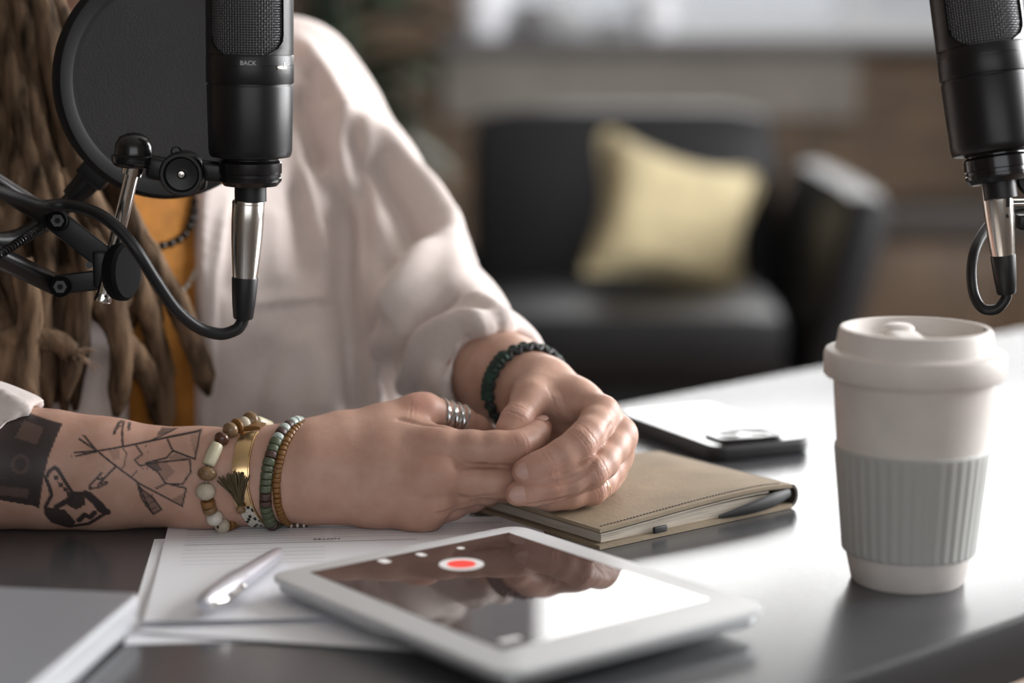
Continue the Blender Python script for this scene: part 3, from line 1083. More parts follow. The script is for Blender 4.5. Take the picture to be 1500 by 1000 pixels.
YM = 1.235
kM = mpp(YM, 0.25)
mic_top = Q(366, 79, YM)
mic_bot = Q(367, 272, YM)
mic_ax = mic_top - mic_bot
mic_ax[1] = 0
mic_ax /= np.linalg.norm(mic_ax)
microphone(mic_top, mic_ax, kM, 'black studio microphone with BACK printed on its ring, in front of the person', True)
pl_top = Q(364, 294, YM)
pl_ax = Q(356, 470, YM) - pl_top
cable_pts = [Q(356.5, 462, YM), Q(354, 473, YM), Q(345, 483, YM - .002), Q(322, 489, YM - .006), Q(290, 479, YM - .012), Q(257, 452, YM - .024), Q(228, 411, YM - .034), Q(203, 372, YM - .040),
             Q(178, 340, YM - .038), Q(150, 317, YM - .034), Q(118, 304, YM - .026), Q(88, 300, YM - .022), Q(60, 301, YM - .030), Q(20, 288, YM - .058), Q(-40, 266, YM - .098), Q(-140, 225, YM - .17)]
xlr(pl_top, pl_ax, kM, 'black cable with a metal plug under the microphone before the person', cable_pts, 9.2 * kM)

# second microphone at the right border, leaning
YR = 1.215
kR = mpp(YR, 0.25) * 1.03
rt = Q(1438, 70, YR)
rb = Q(1454, 246, YR)
rax = rt - rb
rax[1] = 0.012
rax /= np.linalg.norm(rax)
microphone(rt, rax, kR * 1.0, 'black studio microphone leaning at the right above the coffee cup', False)
r_top = Q(1459, 267, YR)
r_ax = Q(1474, 424, YR) - r_top
k2 = kR * 0.92
end = r_top + r_ax / np.linalg.norm(r_ax) * 172 * k2
rc_pts = [end, Q(1474, 436, YR), Q(1461, 452, YR), Q(1440, 452, YR + .003), Q(1427, 432, YR + .008), Q(1423, 400, YR + .012), Q(1427, 370, YR + .018), Q(1438, 345, YR + .03), Q(1456, 322, YR + .045), Q(1480, 308, YR + .055), Q(1530, 300, YR + .06), Q(1640, 300, YR + .06)]
xlr(r_top, r_ax, k2, 'black looped cable with a metal plug above the coffee cup', rc_pts, 7.6 * kR, key=True)


# ------------------------------------------------------------------ boom arm holding the first microphone
boom = thing('boom_arm', 'black scissor boom arm with springs holding the microphone before the person', 'microphone arm', Q(90, 370, YM + .01))


def bar(name, p, q, wid, dep, m, parent, bev=0.0012, off=0.0):
    """flat bar from p to q (wid across in the picture plane, dep in depth)."""
    p, q = np.array(p), np.array(q)
    d = q - p
    Lb = np.linalg.norm(d)
    d = d / Lb
    dn = np.array((0, 1, 0)) - d * d[1]
    dn /= np.linalg.norm(dn)
    Rb = np.column_stack([d, np.cross(dn, d), dn])
    return obj(name, MB().box((p + q) / 2 + dn * off, (Lb, wid, dep), Rb, bev=bev), m, parent)


k = kM
YB1 = YM + 0.012
YB2 = YB1 - 0.125
# upper and lower tubes coming from the left, then the fork of the head
bar('tube', Q(-170, 165, YB2), Q(84, 326, YB1), 29 * k, 0.012, M_plastic, boom, bev=.004)
bar('tube', Q(-170, 295, YB2), Q(88, 420, YB1), 29 * k, 0.012, M_plastic, boom, bev=.004)
fork = bar('fork_plate', Q(76, 318, YB1 - .010), Q(160, 384, YB1 - .010), 36 * k, 0.0026, M_plastic, boom)
bar('fork_plate', Q(76, 318, YB1 + .012), Q(160, 384, YB1 + .012), 36 * k, 0.0026, M_plastic, boom)
bar('fork_plate', Q(78, 418, YB1 - .010), Q(160, 408, YB1 - .010), 30 * k, 0.0026, M_plastic, boom)
bar('fork_plate', Q(78, 418, YB1 + .012), Q(160, 408, YB1 + .012), 30 * k, 0.0026, M_plastic, boom)
obj('head_block', MB().box(Q(152, 392, YB1), (22 * k, 0.026, 58 * k), roty(0.0), bev=.002), M_plastic, boom)
obj('cross_pin', MB().cyl(Q(131, 388, YB1 - .012), Q(131, 388, YB1 + .012), 5 * k, seg=20), M_plastic, boom)
for (px, py) in ((84, 323), (88, 420)):
    b_ = obj('pivot_bolt', MB().cyl(Q(px, py, YB1 - .0165), Q(px, py, YB1 + .015), 15.5 * k, seg=32, bev=.001), M_knob, boom)
    obj('bolt_head', MB().cyl(Q(px, py, YB1 - .0195), Q(px, py, YB1 - .0165), 10 * k, seg=6), M_plastic, b_)
    obj('bolt_recess', MB().cyl(Q(px, py, YB1 - .0202), Q(px, py, YB1 - .019), 4.5 * k, seg=6), M_dark, b_)
# springs: coil between the tubes
for dy in (-0.004, 0.008):
    a, b = Q(0, 373, YB1 - .055 + dy), Q(66, 328, YB1 - .006 + dy)
    Ls = np.linalg.norm(b - a)
    d = (b - a) / Ls
    u1 = np.cross(d, (0, 1, 0)); u1 /= np.linalg.norm(u1)
    w1 = np.cross(d, u1)
    tt_ = np.linspace(-0.7, 1, 620)
    co = [a + d * Ls * t + (u1 * math.cos(t * 2 * PI * 17) + w1 * math.sin(t * 2 * PI * 17)) * 5.2 * k for t in tt_]
    obj('spring', MB().tube(co, 1.7 * k, 5), M_plastic, boom)
# tilt knob (seen on edge), clamp screw, steel post
kc = Q(175, 398, YM - .014)
kn = np.array((0.95, -0.31, 0.02))
kn /= np.linalg.norm(kn)
obj('tilt_knob', MB().lathe([(0, -.004), (36 * k, -.004), (41 * k, -.002), (42.5 * k, .0005), (42.5 * k, .004), (38 * k, .006), (0, .006)], 56, kc, kn), M_knob, boom)
post_t, post_b = Q(195, 247, YM), Q(150, 441, YM)
pd = post_t - post_b
post = obj('post', MB().cyl(post_b, post_t, 10.6 * k, seg=40), M_chrome, boom, label='polished steel post')
obj('post_foot', MB().lathe([(0, 0), (13 * k, 0), (13 * k, 3 * k), (10.8 * k, 12 * k), (0, 12 * k)], 32, post_b, pd), M_chrome, post)
pdn = pd / np.linalg.norm(pd)
obj('post_collar', MB().lathe([(10 * k, -9 * k), (15.5 * k, -9 * k), (15.5 * k, 4 * k), (0, 4 * k)], 40, post_t, pd), M_chrome, post)
# swivel cap over the post
cap_o = post_t + pdn * 2 * k
obj('swivel_cap', MB().lathe([(0, 0), (24 * k, 0), (29 * k, 3 * k), (32 * k, 8 * k), (32.5 * k, 17 * k), (28.5 * k, 19 * k), (28.5 * k, 21 * k), (27.5 * k, 33 * k), (22 * k, 44 * k), (11 * k, 50 * k), (0, 51.5 * k)], 56, cap_o, (0.06, 0, 1)), M_micring, boom)
# hinge with the silver screw, arm to the mount ring
hc = Q(268, 254, YM - .004)
hinge = obj('hinge', MB().lathe([(0, -.012), (30 * k, -.012), (33 * k, -.010), (33 * k, .006), (30 * k, .0085), (26 * k, .0085), (23 * k, .006), (6 * k, .0048), (0, .0048)], 56, hc, (0.03, -1, 0.0)), M_plastic, boom)
obj('screw', MB().lathe([(0, .004), (6.8 * k, .004), (7.0 * k, .0062), (4.5 * k, .0078), (0, .008)], 24, hc, (0.03, -1, 0)), M_nickel, hinge, label='small silver screw')
bar('link', Q(216, 243, YM - .001), Q(250, 250, YM - .001), 34 * k, 0.013, M_plastic, boom, bev=.003)
bar('link', Q(280, 247, YM + .002), Q(336, 254, YM + .002), 30 * k, 0.010, M_plastic, boom, bev=.003)
bar('link', Q(272, 256, YM + .001), Q(305, 262, YM + .001), 40 * k, 0.010, M_plastic, boom, bev=.004)
obj('hinge_lug', MB().cyl(Q(258, 222, YM - .006), Q(258, 222, YM + .006), 8 * k, seg=20, bev=.001), M_plastic, boom)
# the arm runs on to its clamp post out of the frame at the left
pz = Q(-170, 230, YB2)
obj('elbow_block', MB().box(pz, (.03, .03, .085), bev=.004), M_plastic, boom)
obj('stand_pole', MB().cyl((pz[0], pz[1], 0.01), (pz[0], pz[1], pz[2] + .03), 0.011), M_plastic, boom)
obj('stand_base', MB().lathe([(0, 0), (.05, 0), (.05, .012), (.02, .016), (0, .016)], 40, (pz[0], pz[1], 0)), M_plastic, boom)

# boom end for the second microphone, mostly beyond the right border
boom2 = thing('boom_arm', 'black boom arm end holding the leaning microphone at the right border', 'microphone arm', Q(1520, 290, YR + .02))
obj('hinge', MB().cyl(Q(1515, 262, YR - .004), Q(1515, 262, YR + .02), 26 * k, seg=40, bev=.002), M_plastic, boom2)
bar('link', Q(1462, 236, YR + .018), Q(1530, 262, YR + .018), 26 * k, 0.010, M_plastic, boom2)
obj('post', MB().cyl(Q(1478, 298, YR + .03), Q(1680, 296, YR + .03), 6.5 * k, seg=24), M_chrome, boom2, label='polished steel post')
bar('bracket', Q(1490, 325, YR + .035), Q(1640, 326, YR + .035), 22 * k, 0.012, M_plastic, boom2)
pz2 = Q(1660, 300, YR + .035)
obj('stand_pole', MB().cyl((pz2[0], pz2[1], 0.012), (pz2[0], pz2[1], pz2[2] + .03), 0.011), M_plastic, boom2)
obj('stand_base', MB().lathe([(0, 0), (.05, 0), (.05, .012), (.02, .014), (0, .014)], 40, (pz2[0], pz2[1], 0)), M_plastic, boom2)

# ------------------------------------------------------------------ pop filter
YP = 1.30
kP = mpp(YP, 0.27)
pf_c = Q(247, 118, YP)
pf_n = np.array((0.50, -0.865, 0.0))
pf_n /= np.linalg.norm(pf_n)
pf = thing('pop_filter', 'round black pop filter behind the microphone with BACK on it', 'pop filter', pf_c)
Rr = 172 * kP
obj('hoop', MB().lathe([(Rr - .011, -.0055), (Rr - .002, -.006), (Rr, -.004), (Rr + .0008, 0), (Rr, .004), (Rr - .002, .006), (Rr - .008, .0055), (Rr - .0105, .004), (Rr - .011, .002)], 128, pf_c, pf_n, close=True), M_hoop, pf)
obj('inner_hoop', MB().lathe([(Rr - .013, .001), (Rr - .0105, .0012), (Rr - .0105, .0040), (Rr - .013, .0036)], 128, pf_c, pf_n, close=True), M_hoop, pf)
obj('screen_cloth', MB().lathe([(0, .003), (Rr * .5, .0025), (Rr - .012, .0022), (Rr - .012, .0012), (0, .0018)], 96, pf_c, pf_n), M_popcloth, pf)
a0 = Q(138, 246, YP)
obj('clip', MB().box(Q(143, 250, YP - .004), (46 * kP, .016, 40 * kP), roty(0.72), bev=.002), M_plastic, pf)
obj('clip_hole', MB().cyl(Q(149, 248, YP - .0135), Q(149, 248, YP - .0115), 6 * kP, seg=16), M_dark, pf)
gs = spline([Q(132, 262, YP), Q(112, 284, YP), Q(94, 303, YP + .005), Q(60, 330, YP), Q(0, 352, YP - .02), Q(-110, 330, YP - .07), Q(-176, 262, YB2 + .014)], 10)
obj('gooseneck', MB().tube(gs, [.0052 + .0005 * (i % 2) for i in range(len(gs))], 14), M_plastic, pf)
obj('neck_sleeve', MB().cyl(Q(134, 260, YP), Q(106, 290, YP), .0085, .0075), M_plastic, pf)
# ------------------------------------------------------------------ implicit surfaces: one continuous skin from blended limbs
def smin(a, b, k):
    h = np.maximum(k - np.abs(a - b), 0) / k
    return np.minimum(a, b) - h * h * k * 0.25


def smax(a, b, k):
    return -smin(-a, -b, k)


class Field:
    def __init__(s, lo, hi, h):
        s.h = h
        s.lo = np.array(lo, float)
        s.n = np.ceil((np.array(hi) - s.lo) / h).astype(int) + 1
        s.ax = [(s.lo[i] + h * np.arange(s.n[i])).astype(np.float32) for i in range(3)]
        s.D = np.full(s.n, 0.05, np.float32)

    def sub(s, lo, hi):
        i0 = np.clip(np.floor((np.array(lo) - s.lo) / s.h).astype(int), 0, s.n)
        i1 = np.clip(np.ceil((np.array(hi) - s.lo) / s.h).astype(int) + 1, 0, s.n)
        sl = tuple(slice(a, b) for a, b in zip(i0, i1))
        g = [s.ax[0][sl[0]][:, None, None], s.ax[1][sl[1]][None, :, None], s.ax[2][sl[2]][None, None, :]]
        return sl, g


def cone(g, a, b, ra, rb, flat=None):
    """distance to a tapered capsule; flat=(dir, f): the section is f times as wide along dir."""
    a, b = np.asarray(a, float), np.asarray(b, float)
    ab = b - a
    L2 = float(ab @ ab) + 1e-12
    px, py, pz = g[0] - np.float32(a[0]), g[1] - np.float32(a[1]), g[2] - np.float32(a[2])
    t = np.clip((px * np.float32(ab[0]) + py * np.float32(ab[1]) + pz * np.float32(ab[2])) / np.float32(L2), 0, 1)
    dx, dy, dz = px - t * np.float32(ab[0]), py - t * np.float32(ab[1]), pz - t * np.float32(ab[2])
    if flat is not None:
        d, f = np.asarray(flat[0], float), flat[1]
        d = d / np.linalg.norm(d)
        q = dx * np.float32(d[0]) + dy * np.float32(d[1]) + dz * np.float32(d[2])
        q2 = q * np.float32(1 / f - 1)
        dx, dy, dz = dx + q2 * np.float32(d[0]), dy + q2 * np.float32(d[1]), dz + q2 * np.float32(d[2])
    return np.sqrt(dx * dx + dy * dy + dz * dz) - (np.float32(ra) + t * np.float32(rb - ra))


def chain_box(pts, rad, m):
    p = np.array(pts)
    r = max(rad) + m
    return p.min(0) - r, p.max(0) + r


def add_chain(F, pts, rad, kin=0.004, kout=0.006, flat=None, D=None, base=None):
    """blend a chain of tapered capsules; the chain is joined to base (default: the field itself) with kout, and the field takes the minimum."""
    D = F.D if D is None else D
    m = 1.6 * (max(rad) if flat is None else max(rad) * max(1, flat[1])) + 0.012
    sl, g = F.sub(*chain_box(pts, rad, m))
    c = None
    for i in range(len(pts) - 1):
        d = cone(g, pts[i], pts[i + 1], rad[i], rad[i + 1], flat)
        c = d if c is None else smin(c, d, kin)
    b = D[sl] if base is None else base[sl]
    D[sl] = np.minimum(D[sl], smin(b, c, kout))


def cut_chain(F, pts, rad, k=0.004):
    sl, g = F.sub(*chain_box(pts, rad, 0.012))
    c = None
    for i in range(len(pts) - 1):
        d = cone(g, pts[i], pts[i + 1], rad[i], rad[i + 1])
        c = d if c is None else np.minimum(c, d)
    F.D[sl] = smax(F.D[sl], -c, k)


def surface(F):
    """surface nets: quads around every edge of the grid that crosses zero."""
    D, h = F.D, F.h
    S = D < 0
    c = S[:-1, :-1, :-1]
    al, an = c.copy(), c.copy()
    corners = [(i, j, k) for i in (0, 1) for j in (0, 1) for k in (0, 1)]
    n = np.array(D.shape)
    view = lambda A, o: A[o[0]:n[0] - 1 + o[0], o[1]:n[1] - 1 + o[1], o[2]:n[2] - 1 + o[2]]
    for o in corners[1:]:
        v = view(S, o)
        al &= v
        an |= v
    I, J, K = np.nonzero(an & ~al)
    idx = np.full(n - 1, -1, np.int64)
    idx[I, J, K] = np.arange(len(I))
    acc = np.zeros((len(I), 3))
    cnt = np.zeros(len(I))
    vals = {o: D[I + o[0], J + o[1], K + o[2]].astype(float) for o in corners}
    for a in corners:
        for ax in range(3):
            if a[ax] == 0:
                b = tuple(a[q] + (q == ax) for q in range(3))
                va, vb = vals[a], vals[b]
                x = (va < 0) != (vb < 0)
                t = np.where(x, va / np.where(x, va - vb, 1), 0)
                for q in range(3):
                    acc[:, q] += np.where(x, a[q] + (t if q == ax else 0), 0)
                cnt += x
    V = (acc / cnt[:, None] + np.column_stack([I, J, K])) * h + F.lo
    quads = []
    for ax in range(3):
        o1, o2 = [(1, 2), (2, 0), (0, 1)][ax]
        A = np.take(S, range(0, n[ax] - 1), ax)
        B = np.take(S, range(1, n[ax]), ax)
        e = np.array(np.nonzero(A != B))
        ok = (e[o1] > 0) & (e[o2] > 0) & (e[o1] < n[o1] - 1) & (e[o2] < n[o2] - 1)
        e = e[:, ok]
        pos = A[tuple(e)]
        q = []
        for d1, d2 in ((-1, -1), (0, -1), (0, 0), (-1, 0)):
            f = e.copy()
            f[o1] += d1
            f[o2] += d2
            q.append(idx[tuple(f)])
        q = np.array(q).T
        q[~pos] = q[~pos][:, ::-1]
        quads.append(q)
    Qd = np.concatenate(quads)
    return V, Qd


def relax(V, Qd, it=2, f=0.5):
    """light Laplacian smoothing."""
    E = np.concatenate([Qd[:, [0, 1]], Qd[:, [1, 2]], Qd[:, [2, 3]], Qd[:, [3, 0]]])
    cnt = np.bincount(E.ravel(), minlength=len(V))[:, None]
    for _ in range(it):
        A = np.zeros_like(V)
        for q in range(3):
            A[:, q] = np.bincount(E[:, 0], V[E[:, 1], q], len(V)) + np.bincount(E[:, 1], V[E[:, 0], q], len(V))
        V = V * (1 - f) + f * A / np.maximum(cnt, 1)
    return V


def normals(V, Qd):
    a, b, c, d = (V[Qd[:, i]] for i in range(4))
    N = np.cross(c - a, d - b)
    R_ = np.zeros_like(V)
    for i in range(4):
        for q in range(3):
            R_[:, q] += np.bincount(Qd[:, i], N[:, q], len(V))
    return R_ / (np.linalg.norm(R_, axis=1)[:, None] + 1e-12)


def fast_mesh(name, V, Qd, m, parent, attrs=None):
    me = bpy.data.meshes.new(name)
    V = V - root_loc(parent)
    me.vertices.add(len(V))
    me.vertices.foreach_set('co', V.astype(np.float32).ravel())
    me.loops.add(len(Qd) * 4)
    me.loops.foreach_set('vertex_index', Qd.astype(np.int32).ravel())
    me.polygons.add(len(Qd))
    me.polygons.foreach_set('loop_start', np.arange(0, len(Qd) * 4, 4, dtype=np.int32))
    me.polygons.foreach_set('use_smooth', np.ones(len(Qd), bool))
    me.update(calc_edges=True)
    me.validate()
    for k_, v_ in (attrs or {}).items():
        at = me.attributes.new(k_, 'FLOAT', 'POINT')
        at.data.foreach_set('value', np.asarray(v_, np.float32))
    me.materials.append(m)
    o = bpy.data.objects.new(name, me)
    COL.objects.link(o)
    o.parent = parent
    return o


def march(F, px, py, y0=1.0, y1=1.9):
    """first point of the surface along the ray of a photo pixel."""
    d = ray(px, py)
    d = d / d[1]
    Y = np.arange(y0, y1, F.h * 0.5)
    pts = np.array((0, 0, CAM_H)) + d[None, :] * Y[:, None]
    ii = np.rint((pts - F.lo) / F.h).astype(int)
    ok = np.all((ii >= 0) & (ii < F.n), axis=1)
    v = np.ones(len(Y))
    v[ok] = F.D[ii[ok, 0], ii[ok, 1], ii[ok, 2]]
    k = np.argmax(v < 0)
    return pts[k] if v[k] < 0 else None
# ------------------------------------------------------------------ the person
def skin_material():
    m = bpy.data.materials.new('skin')
    m.use_nodes = True
    nt = m.node_tree
    N, Lk = nt.nodes, nt.links
    b = N['Principled BSDF']
    b.inputs['Roughness'].default_value = 0.46
    b.inputs['Specular IOR Level'].default_value = 0.34
    b.inputs['Subsurface Weight'].default_value = 0.10
    b.inputs['Subsurface Radius'].default_value = (0.006, 0.0022, 0.0012)
    b.inputs['Subsurface Scale'].default_value = 1.0
    tc = N.new('ShaderNodeTexCoord')
    n1 = N.new('ShaderNodeTexNoise')
    n1.inputs['Scale'].default_value = 70
    n1.inputs['Detail'].default_value = 6
    Lk.new(tc.outputs['Object'], n1.inputs['Vector'])
    r = N.new('ShaderNodeValToRGB')
    r.color_ramp.elements[0].position, r.color_ramp.elements[1].position = 0.3, 0.72
    r.color_ramp.elements[0].color = (0.445, 0.258, 0.190, 1)
    r.color_ramp.elements[1].color = (0.520, 0.322, 0.250, 1)
    Lk.new(n1.outputs['Fac'], r.inputs['Fac'])
    prev = r.outputs['Color']
    for attr, colr, f in (('blush', (0.50, 0.205, 0.15, 1), 0.45), ('pale', (0.58, 0.37, 0.29, 1), 0.4), ('ink', (0.016, 0.017, 0.020, 1), 0.96)):
        a = N.new('ShaderNodeAttribute')
        a.attribute_name = attr
        mu = N.new('ShaderNodeMath')
        mu.operation = 'MULTIPLY'
        mu.inputs[1].default_value = f
        Lk.new(a.outputs['Fac'], mu.inputs[0])
        mx = N.new('ShaderNodeMix')
        mx.data_type = 'RGBA'
        Lk.new(mu.outputs[0], mx.inputs['Factor'])
        Lk.new(prev, mx.inputs['A'])
        mx.inputs['B'].default_value = colr
        prev = mx.outputs['Result']
    Lk.new(prev, b.inputs['Base Color'])
    v = N.new('ShaderNodeTexVoronoi')
    v.inputs['Scale'].default_value = 900
    Lk.new(tc.outputs['Object'], v.inputs['Vector'])
    n2 = N.new('ShaderNodeTexNoise')
    n2.inputs['Scale'].default_value = 260
    n2.inputs['Detail'].default_value = 3
    Lk.new(tc.outputs['Object'], n2.inputs['Vector'])
    ad = N.new('ShaderNodeMath')
    vm = N.new('ShaderNodeMath')
    vm.operation = 'MULTIPLY'
    vm.inputs[1].default_value = 0.35
    Lk.new(v.outputs['Distance'], vm.inputs[0])
    Lk.new(vm.outputs[0], ad.inputs[0])
    Lk.new(n2.outputs['Fac'], ad.inputs[1])
    bp = N.new('ShaderNodeBump')
    bp.inputs['Strength'].default_value = 0.35
    bp.inputs['Distance'].default_value = 0.00035
    Lk.new(ad.outputs[0], bp.inputs['Height'])
    Lk.new(bp.outputs['Normal'], b.inputs['Normal'])
    return m


M_skin = skin_material()
M_nail = mat('fingernail', (0.49, 0.300, 0.250), 0.36, spec=0.4)
M_shirt = mat('pale_pink_cotton', (0.64, 0.56, 0.525), 0.85, var=0.04, vscale=300, bump=0.15, bscale=1200, sheen=0.3)
M_top = mat('orange_knit', (0.42, 0.165, 0.018), 0.85, var=0.22, vscale=60, bump=0.3, bscale=500, sheen=0.2)
M_lock = mat('dreadlock_hair', (0.020, 0.013, 0.008), 0.85, spec=0.12, col2=(0.225, 0.145, 0.090), vscale=85, bump=1.0, bscale=300, stretch=(1, 1, 0.22))
M_trouser = mat('dark_denim', (0.03, 0.035, 0.05), 0.9)

TC = np.array((-0.30, 1.50, 0.0))
Te = np.array((0.74, 0.67, 0.0)); Te /= np.linalg.norm(Te)
Tn = np.array((Te[1], -Te[0], 0.0))
T = lambda a, b, z: TC + Te * a + Tn * b + np.array((0, 0, z))
person = thing('person', 'person in a pale pink shirt and orange top with long dreadlocks and tattooed forearm', 'person', (TC[0], TC[1], FZ))


class J:               # a joint: pixel x, y and depth
    def __new__(cls, x, y, Y):
        return Q(x, y, Y)


# ---- left of the picture: forearm and hand lying on the table
HA = Field((-0.47, 1.165, -0.006), (0.045, 1.315, 0.105), 0.0009)
fl = ((0, 1, 0), 0.88)
arm_px = [(-190, 672, 1.255, .044), (-90, 678, 1.240, .0405), (0, 683, 1.232, .0372), (75, 688, 1.230, .0352), (150, 694, 1.229, .0333), (300, 701, 1.228, .0301), (390, 697, 1.228, .0286), (440, 692, 1.228, .0280)]
add_chain(HA, [J(*p[:3]) for p in arm_px], [p[3] for p in arm_px], kin=0.01, kout=0.004, flat=fl)
# wrist and the four metacarpals
mcp = {'i': (646, 655, 1.222), 'm': (640, 697, 1.211), 'r': (632, 733, 1.212), 'p': (618, 756, 1.217)}
mr = {'i': .0108, 'm': .0108, 'r': .0100, 'p': .0092}
carp = {'i': (462, 662, 1.228), 'm': (462, 682, 1.222), 'r': (462, 705, 1.221), 'p': (462, 730, 1.224)}
cr = {'i': .0165, 'm': .0165, 'r': .016, 'p': .0150}
for q in 'imrp':
    a, b = J(*carp[q]), J(*mcp[q])
    mid = (a * .45 + b * .55) + np.array((0, .002, 0.0))
    add_chain(HA, [a, mid, b], [cr[q], (cr[q] + mr[q]) / 2 - .0003, mr[q]], kin=.008, kout=.012)
# palm side fullness, thumb root, web
add_chain(HA, [J(470, 690, 1.240), J(560, 690, 1.246), J(615, 700, 1.243)], [.018, .0165, .012], kout=.012)
add_chain(HA, [J(440, 672, 1.238), J(505, 646, 1.243), J(560, 628, 1.249), J(606, 607, 1.256)], [.0185, .0168, .0140, .0116], kin=.01, kout=.016)
add_chain(HA, [J(545, 655, 1.238), J(605, 640, 1.236), J(625, 640, 1.234)], [.0125, .010, .0085], kout=.013)
palmA = HA.D.copy()
add_chain(HA, [J(606, 607, 1.256), J(622, 603, 1.258), J(648, 610, 1.264), J(674, 617, 1.270), J(698, 629, 1.276), J(716, 640, 1.280)], [.0118, .0116, .0098, .0096, .0086, .0070], kin=.004, kout=.006, base=palmA)
fing = {
    'i': ([(612, 656, 1.2235), mcp['i'], (690, 656, 1.219), (728, 656, 1.2185), (757, 656, 1.2195), (772, 649, 1.227), (785, 637, 1.237), (794, 628, 1.246)], [.0110, .0107, .0104, .0101, .0100, .0094, .0082, .0066]),
    'm': ([(605, 695, 1.2135), mcp['m'], (690, 704, 1.215), (725, 705, 1.218), (748, 704, 1.221), (768, 696, 1.232), (778, 688, 1.245)], [.0108, .0104, .0100, .0096, .0095, .0088, .0072]),
    'r': ([mcp['r'], (680, 720, 1.222), (712, 717, 1.231), (740, 714, 1.240), (760, 706, 1.250)], [.0098, .0090, .0086, .0086, .0076]),
    'p': ([mcp['p'], (662, 741, 1.226), (692, 730, 1.238), (716, 722, 1.248), (732, 714, 1.256)], [.0090, .0080, .0077, .0074, .0064]),
}
tipA = {}
for q, (pts, rad) in fing.items():
    add_chain(HA, [J(*p) for p in pts], rad, kin=.0045, kout=.0050, base=palmA)
# knuckle heads and tendons
for q, r in (('i', .0080), ('m', .0082), ('r', .0078), ('p', .0074)):
    c = J(*mcp[q]) + np.array((-.001, -.0028, .0006))
    add_chain(HA, [c - np.array((.004, 0, 0)), c + np.array((.003, 0, 0))], [r, r], kout=.010)


def skin_cut(F, pts, r, k, y0=1.14, y1=1.4, out=.3):
    q = [p for p in (march(F, x_, y_, y0, y1) for x_, y_ in pts) if p is not None]
    if len(q) > 1:
        q = spline(q, 3)
        cut_chain(F, [p - np.array((0, 1, 0)) * r * out for p in q], [r * (.3 + .7 * math.sin(PI * (i + .6) / (len(q) + .2))) for i in range(len(q))], k)


skin_cut(HA, [(584, 614), (600, 617), (622, 621), (650, 624)], .0012, .0030)
skin_cut(HA, [(668, 684), (690, 682), (715, 681), (742, 681)], .0016, .002)
skin_cut(HA, [(655, 726), (680, 729), (705, 728), (730, 726)], .0014, .002)
skin_cut(HA, [(606, 727), (628, 731), (650, 728)], .0012, .003)
skin_cut(HA, [(640, 752), (660, 748), (690, 738)], .0014, .0025)

# ---- right of the picture: forearm coming out of the sleeve, hand resting on the notebook
HB = Field((-0.075, 1.165, -0.002), (0.105, 1.50, 0.150), 0.0009)
fpx = [(604, 436, 1.49, .016), (655, 490, 1.425, .024), (700, 530, 1.378, .0315), (742, 556, 1.335, .0285), (780, 573, 1.300, .0258)]
add_chain(HB, [J(*p[:3]) for p in fpx], [p[3] for p in fpx], kin=.01, kout=.004)
mcpB = {'i': (880, 606, 1.249), 'm': (907, 637, 1.250), 'r': (902, 668, 1.252), 'p': (893, 692, 1.258)}
mrB = {'i': .0108, 'm': .0106, 'r': .0098, 'p': .0090}
carpB = {'i': (803, 568, 1.286), 'm': (806, 578, 1.290), 'r': (806, 590, 1.296), 'p': (800, 600, 1.302)}
for q in 'imrp':
    a, b = J(*carpB[q]), J(*mcpB[q])
    add_chain(HB, [a, (a + b) / 2, b], [.0165, (.0160 + mrB[q]) / 2, mrB[q]], kin=.008, kout=.011)
add_chain(HB, [J(800, 590, 1.290), J(850, 625, 1.280), J(880, 655, 1.272)], [.0140, .0115, .010], kout=.010)
add_chain(HB, [J(792, 575, 1.285), J(783, 579, 1.268), J(777, 584, 1.259)], [.0165, .0128, .0104], kin=.008, kout=.012)
add_chain(HB, [J(800, 580, 1.275), J(822, 587, 1.270), J(846, 595, 1.264)], [.0110, .0085, .0085], kout=.010)
cut_chain(HB, [J(806, 630, 1.248), J(822, 634, 1.246), J(842, 640, 1.238)], [.0080, .0105, .0100], .008)
for x0_, x1_ in (((800, 588), (822, 612)), ((812, 586), (834, 612))):
    a_, b_ = march(HB, *x0_, 1.14, 1.4), march(HB, *x1_, 1.14, 1.4)
    if a_ is not None and b_ is not None:
        add_chain(HB, [a_ + (0, .001, 0), b_ + (0, .001, 0)], [.0018, .0014], kout=.006)
palmB = HB.D.copy()
add_chain(HB, [J(777, 584, 1.259), J(768, 597, 1.251), J(756, 616, 1.241), J(747, 632, 1.236), J(738, 650, 1.233)], [.0104, .0092, .0096, .0086, .0066], kin=.004, kout=.007, base=palmB)
fingB = {
    'i': ([mcpB['i'], (872, 622, 1.234), (861, 637, 1.221), (848, 650, 1.212), (824, 666, 1.206), (800, 680, 1.202), (783, 687, 1.2005), (768, 691, 1.200)], [.0104, .0103, .0101, .0100, .0093, .0090, .0087, .0076]),
    'm': ([mcpB['m'], (896, 656, 1.235), (882, 677, 1.219), (866, 691, 1.208), (838, 703, 1.203), (808, 713, 1.199), (782, 719, 1.1975), (758, 723, 1.197)], [.0101, .0099, .0097, .0096, .0090, .0087, .0083, .0074]),
    'r': ([mcpB['r'], (892, 688, 1.241), (880, 706, 1.229), (868, 717, 1.2215), (835, 725, 1.2135), (808, 728, 1.212), (786, 728, 1.214)], [.0094, .0090, .0087, .0087, .0081, .0078, .0068]),
    'p': ([mcpB['p'], (888, 705, 1.249), (874, 717, 1.240), (850, 724, 1.232), (825, 728, 1.230)], [.0088, .0077, .0076, .0071, .0060]),
}
for q, (pts, rad) in fingB.items():
    add_chain(HB, [J(*p) for p in pts], rad, kin=.0045, kout=.006, base=palmB)
for q, r, c in (('i', .0076, (882, 602, 1.2465)), ('m', .0072, (909, 635, 1.2485))):
    p = J(*c)
    add_chain(HB, [p, p + np.array((.0005, 0, 0))], [r, r], kout=.005)

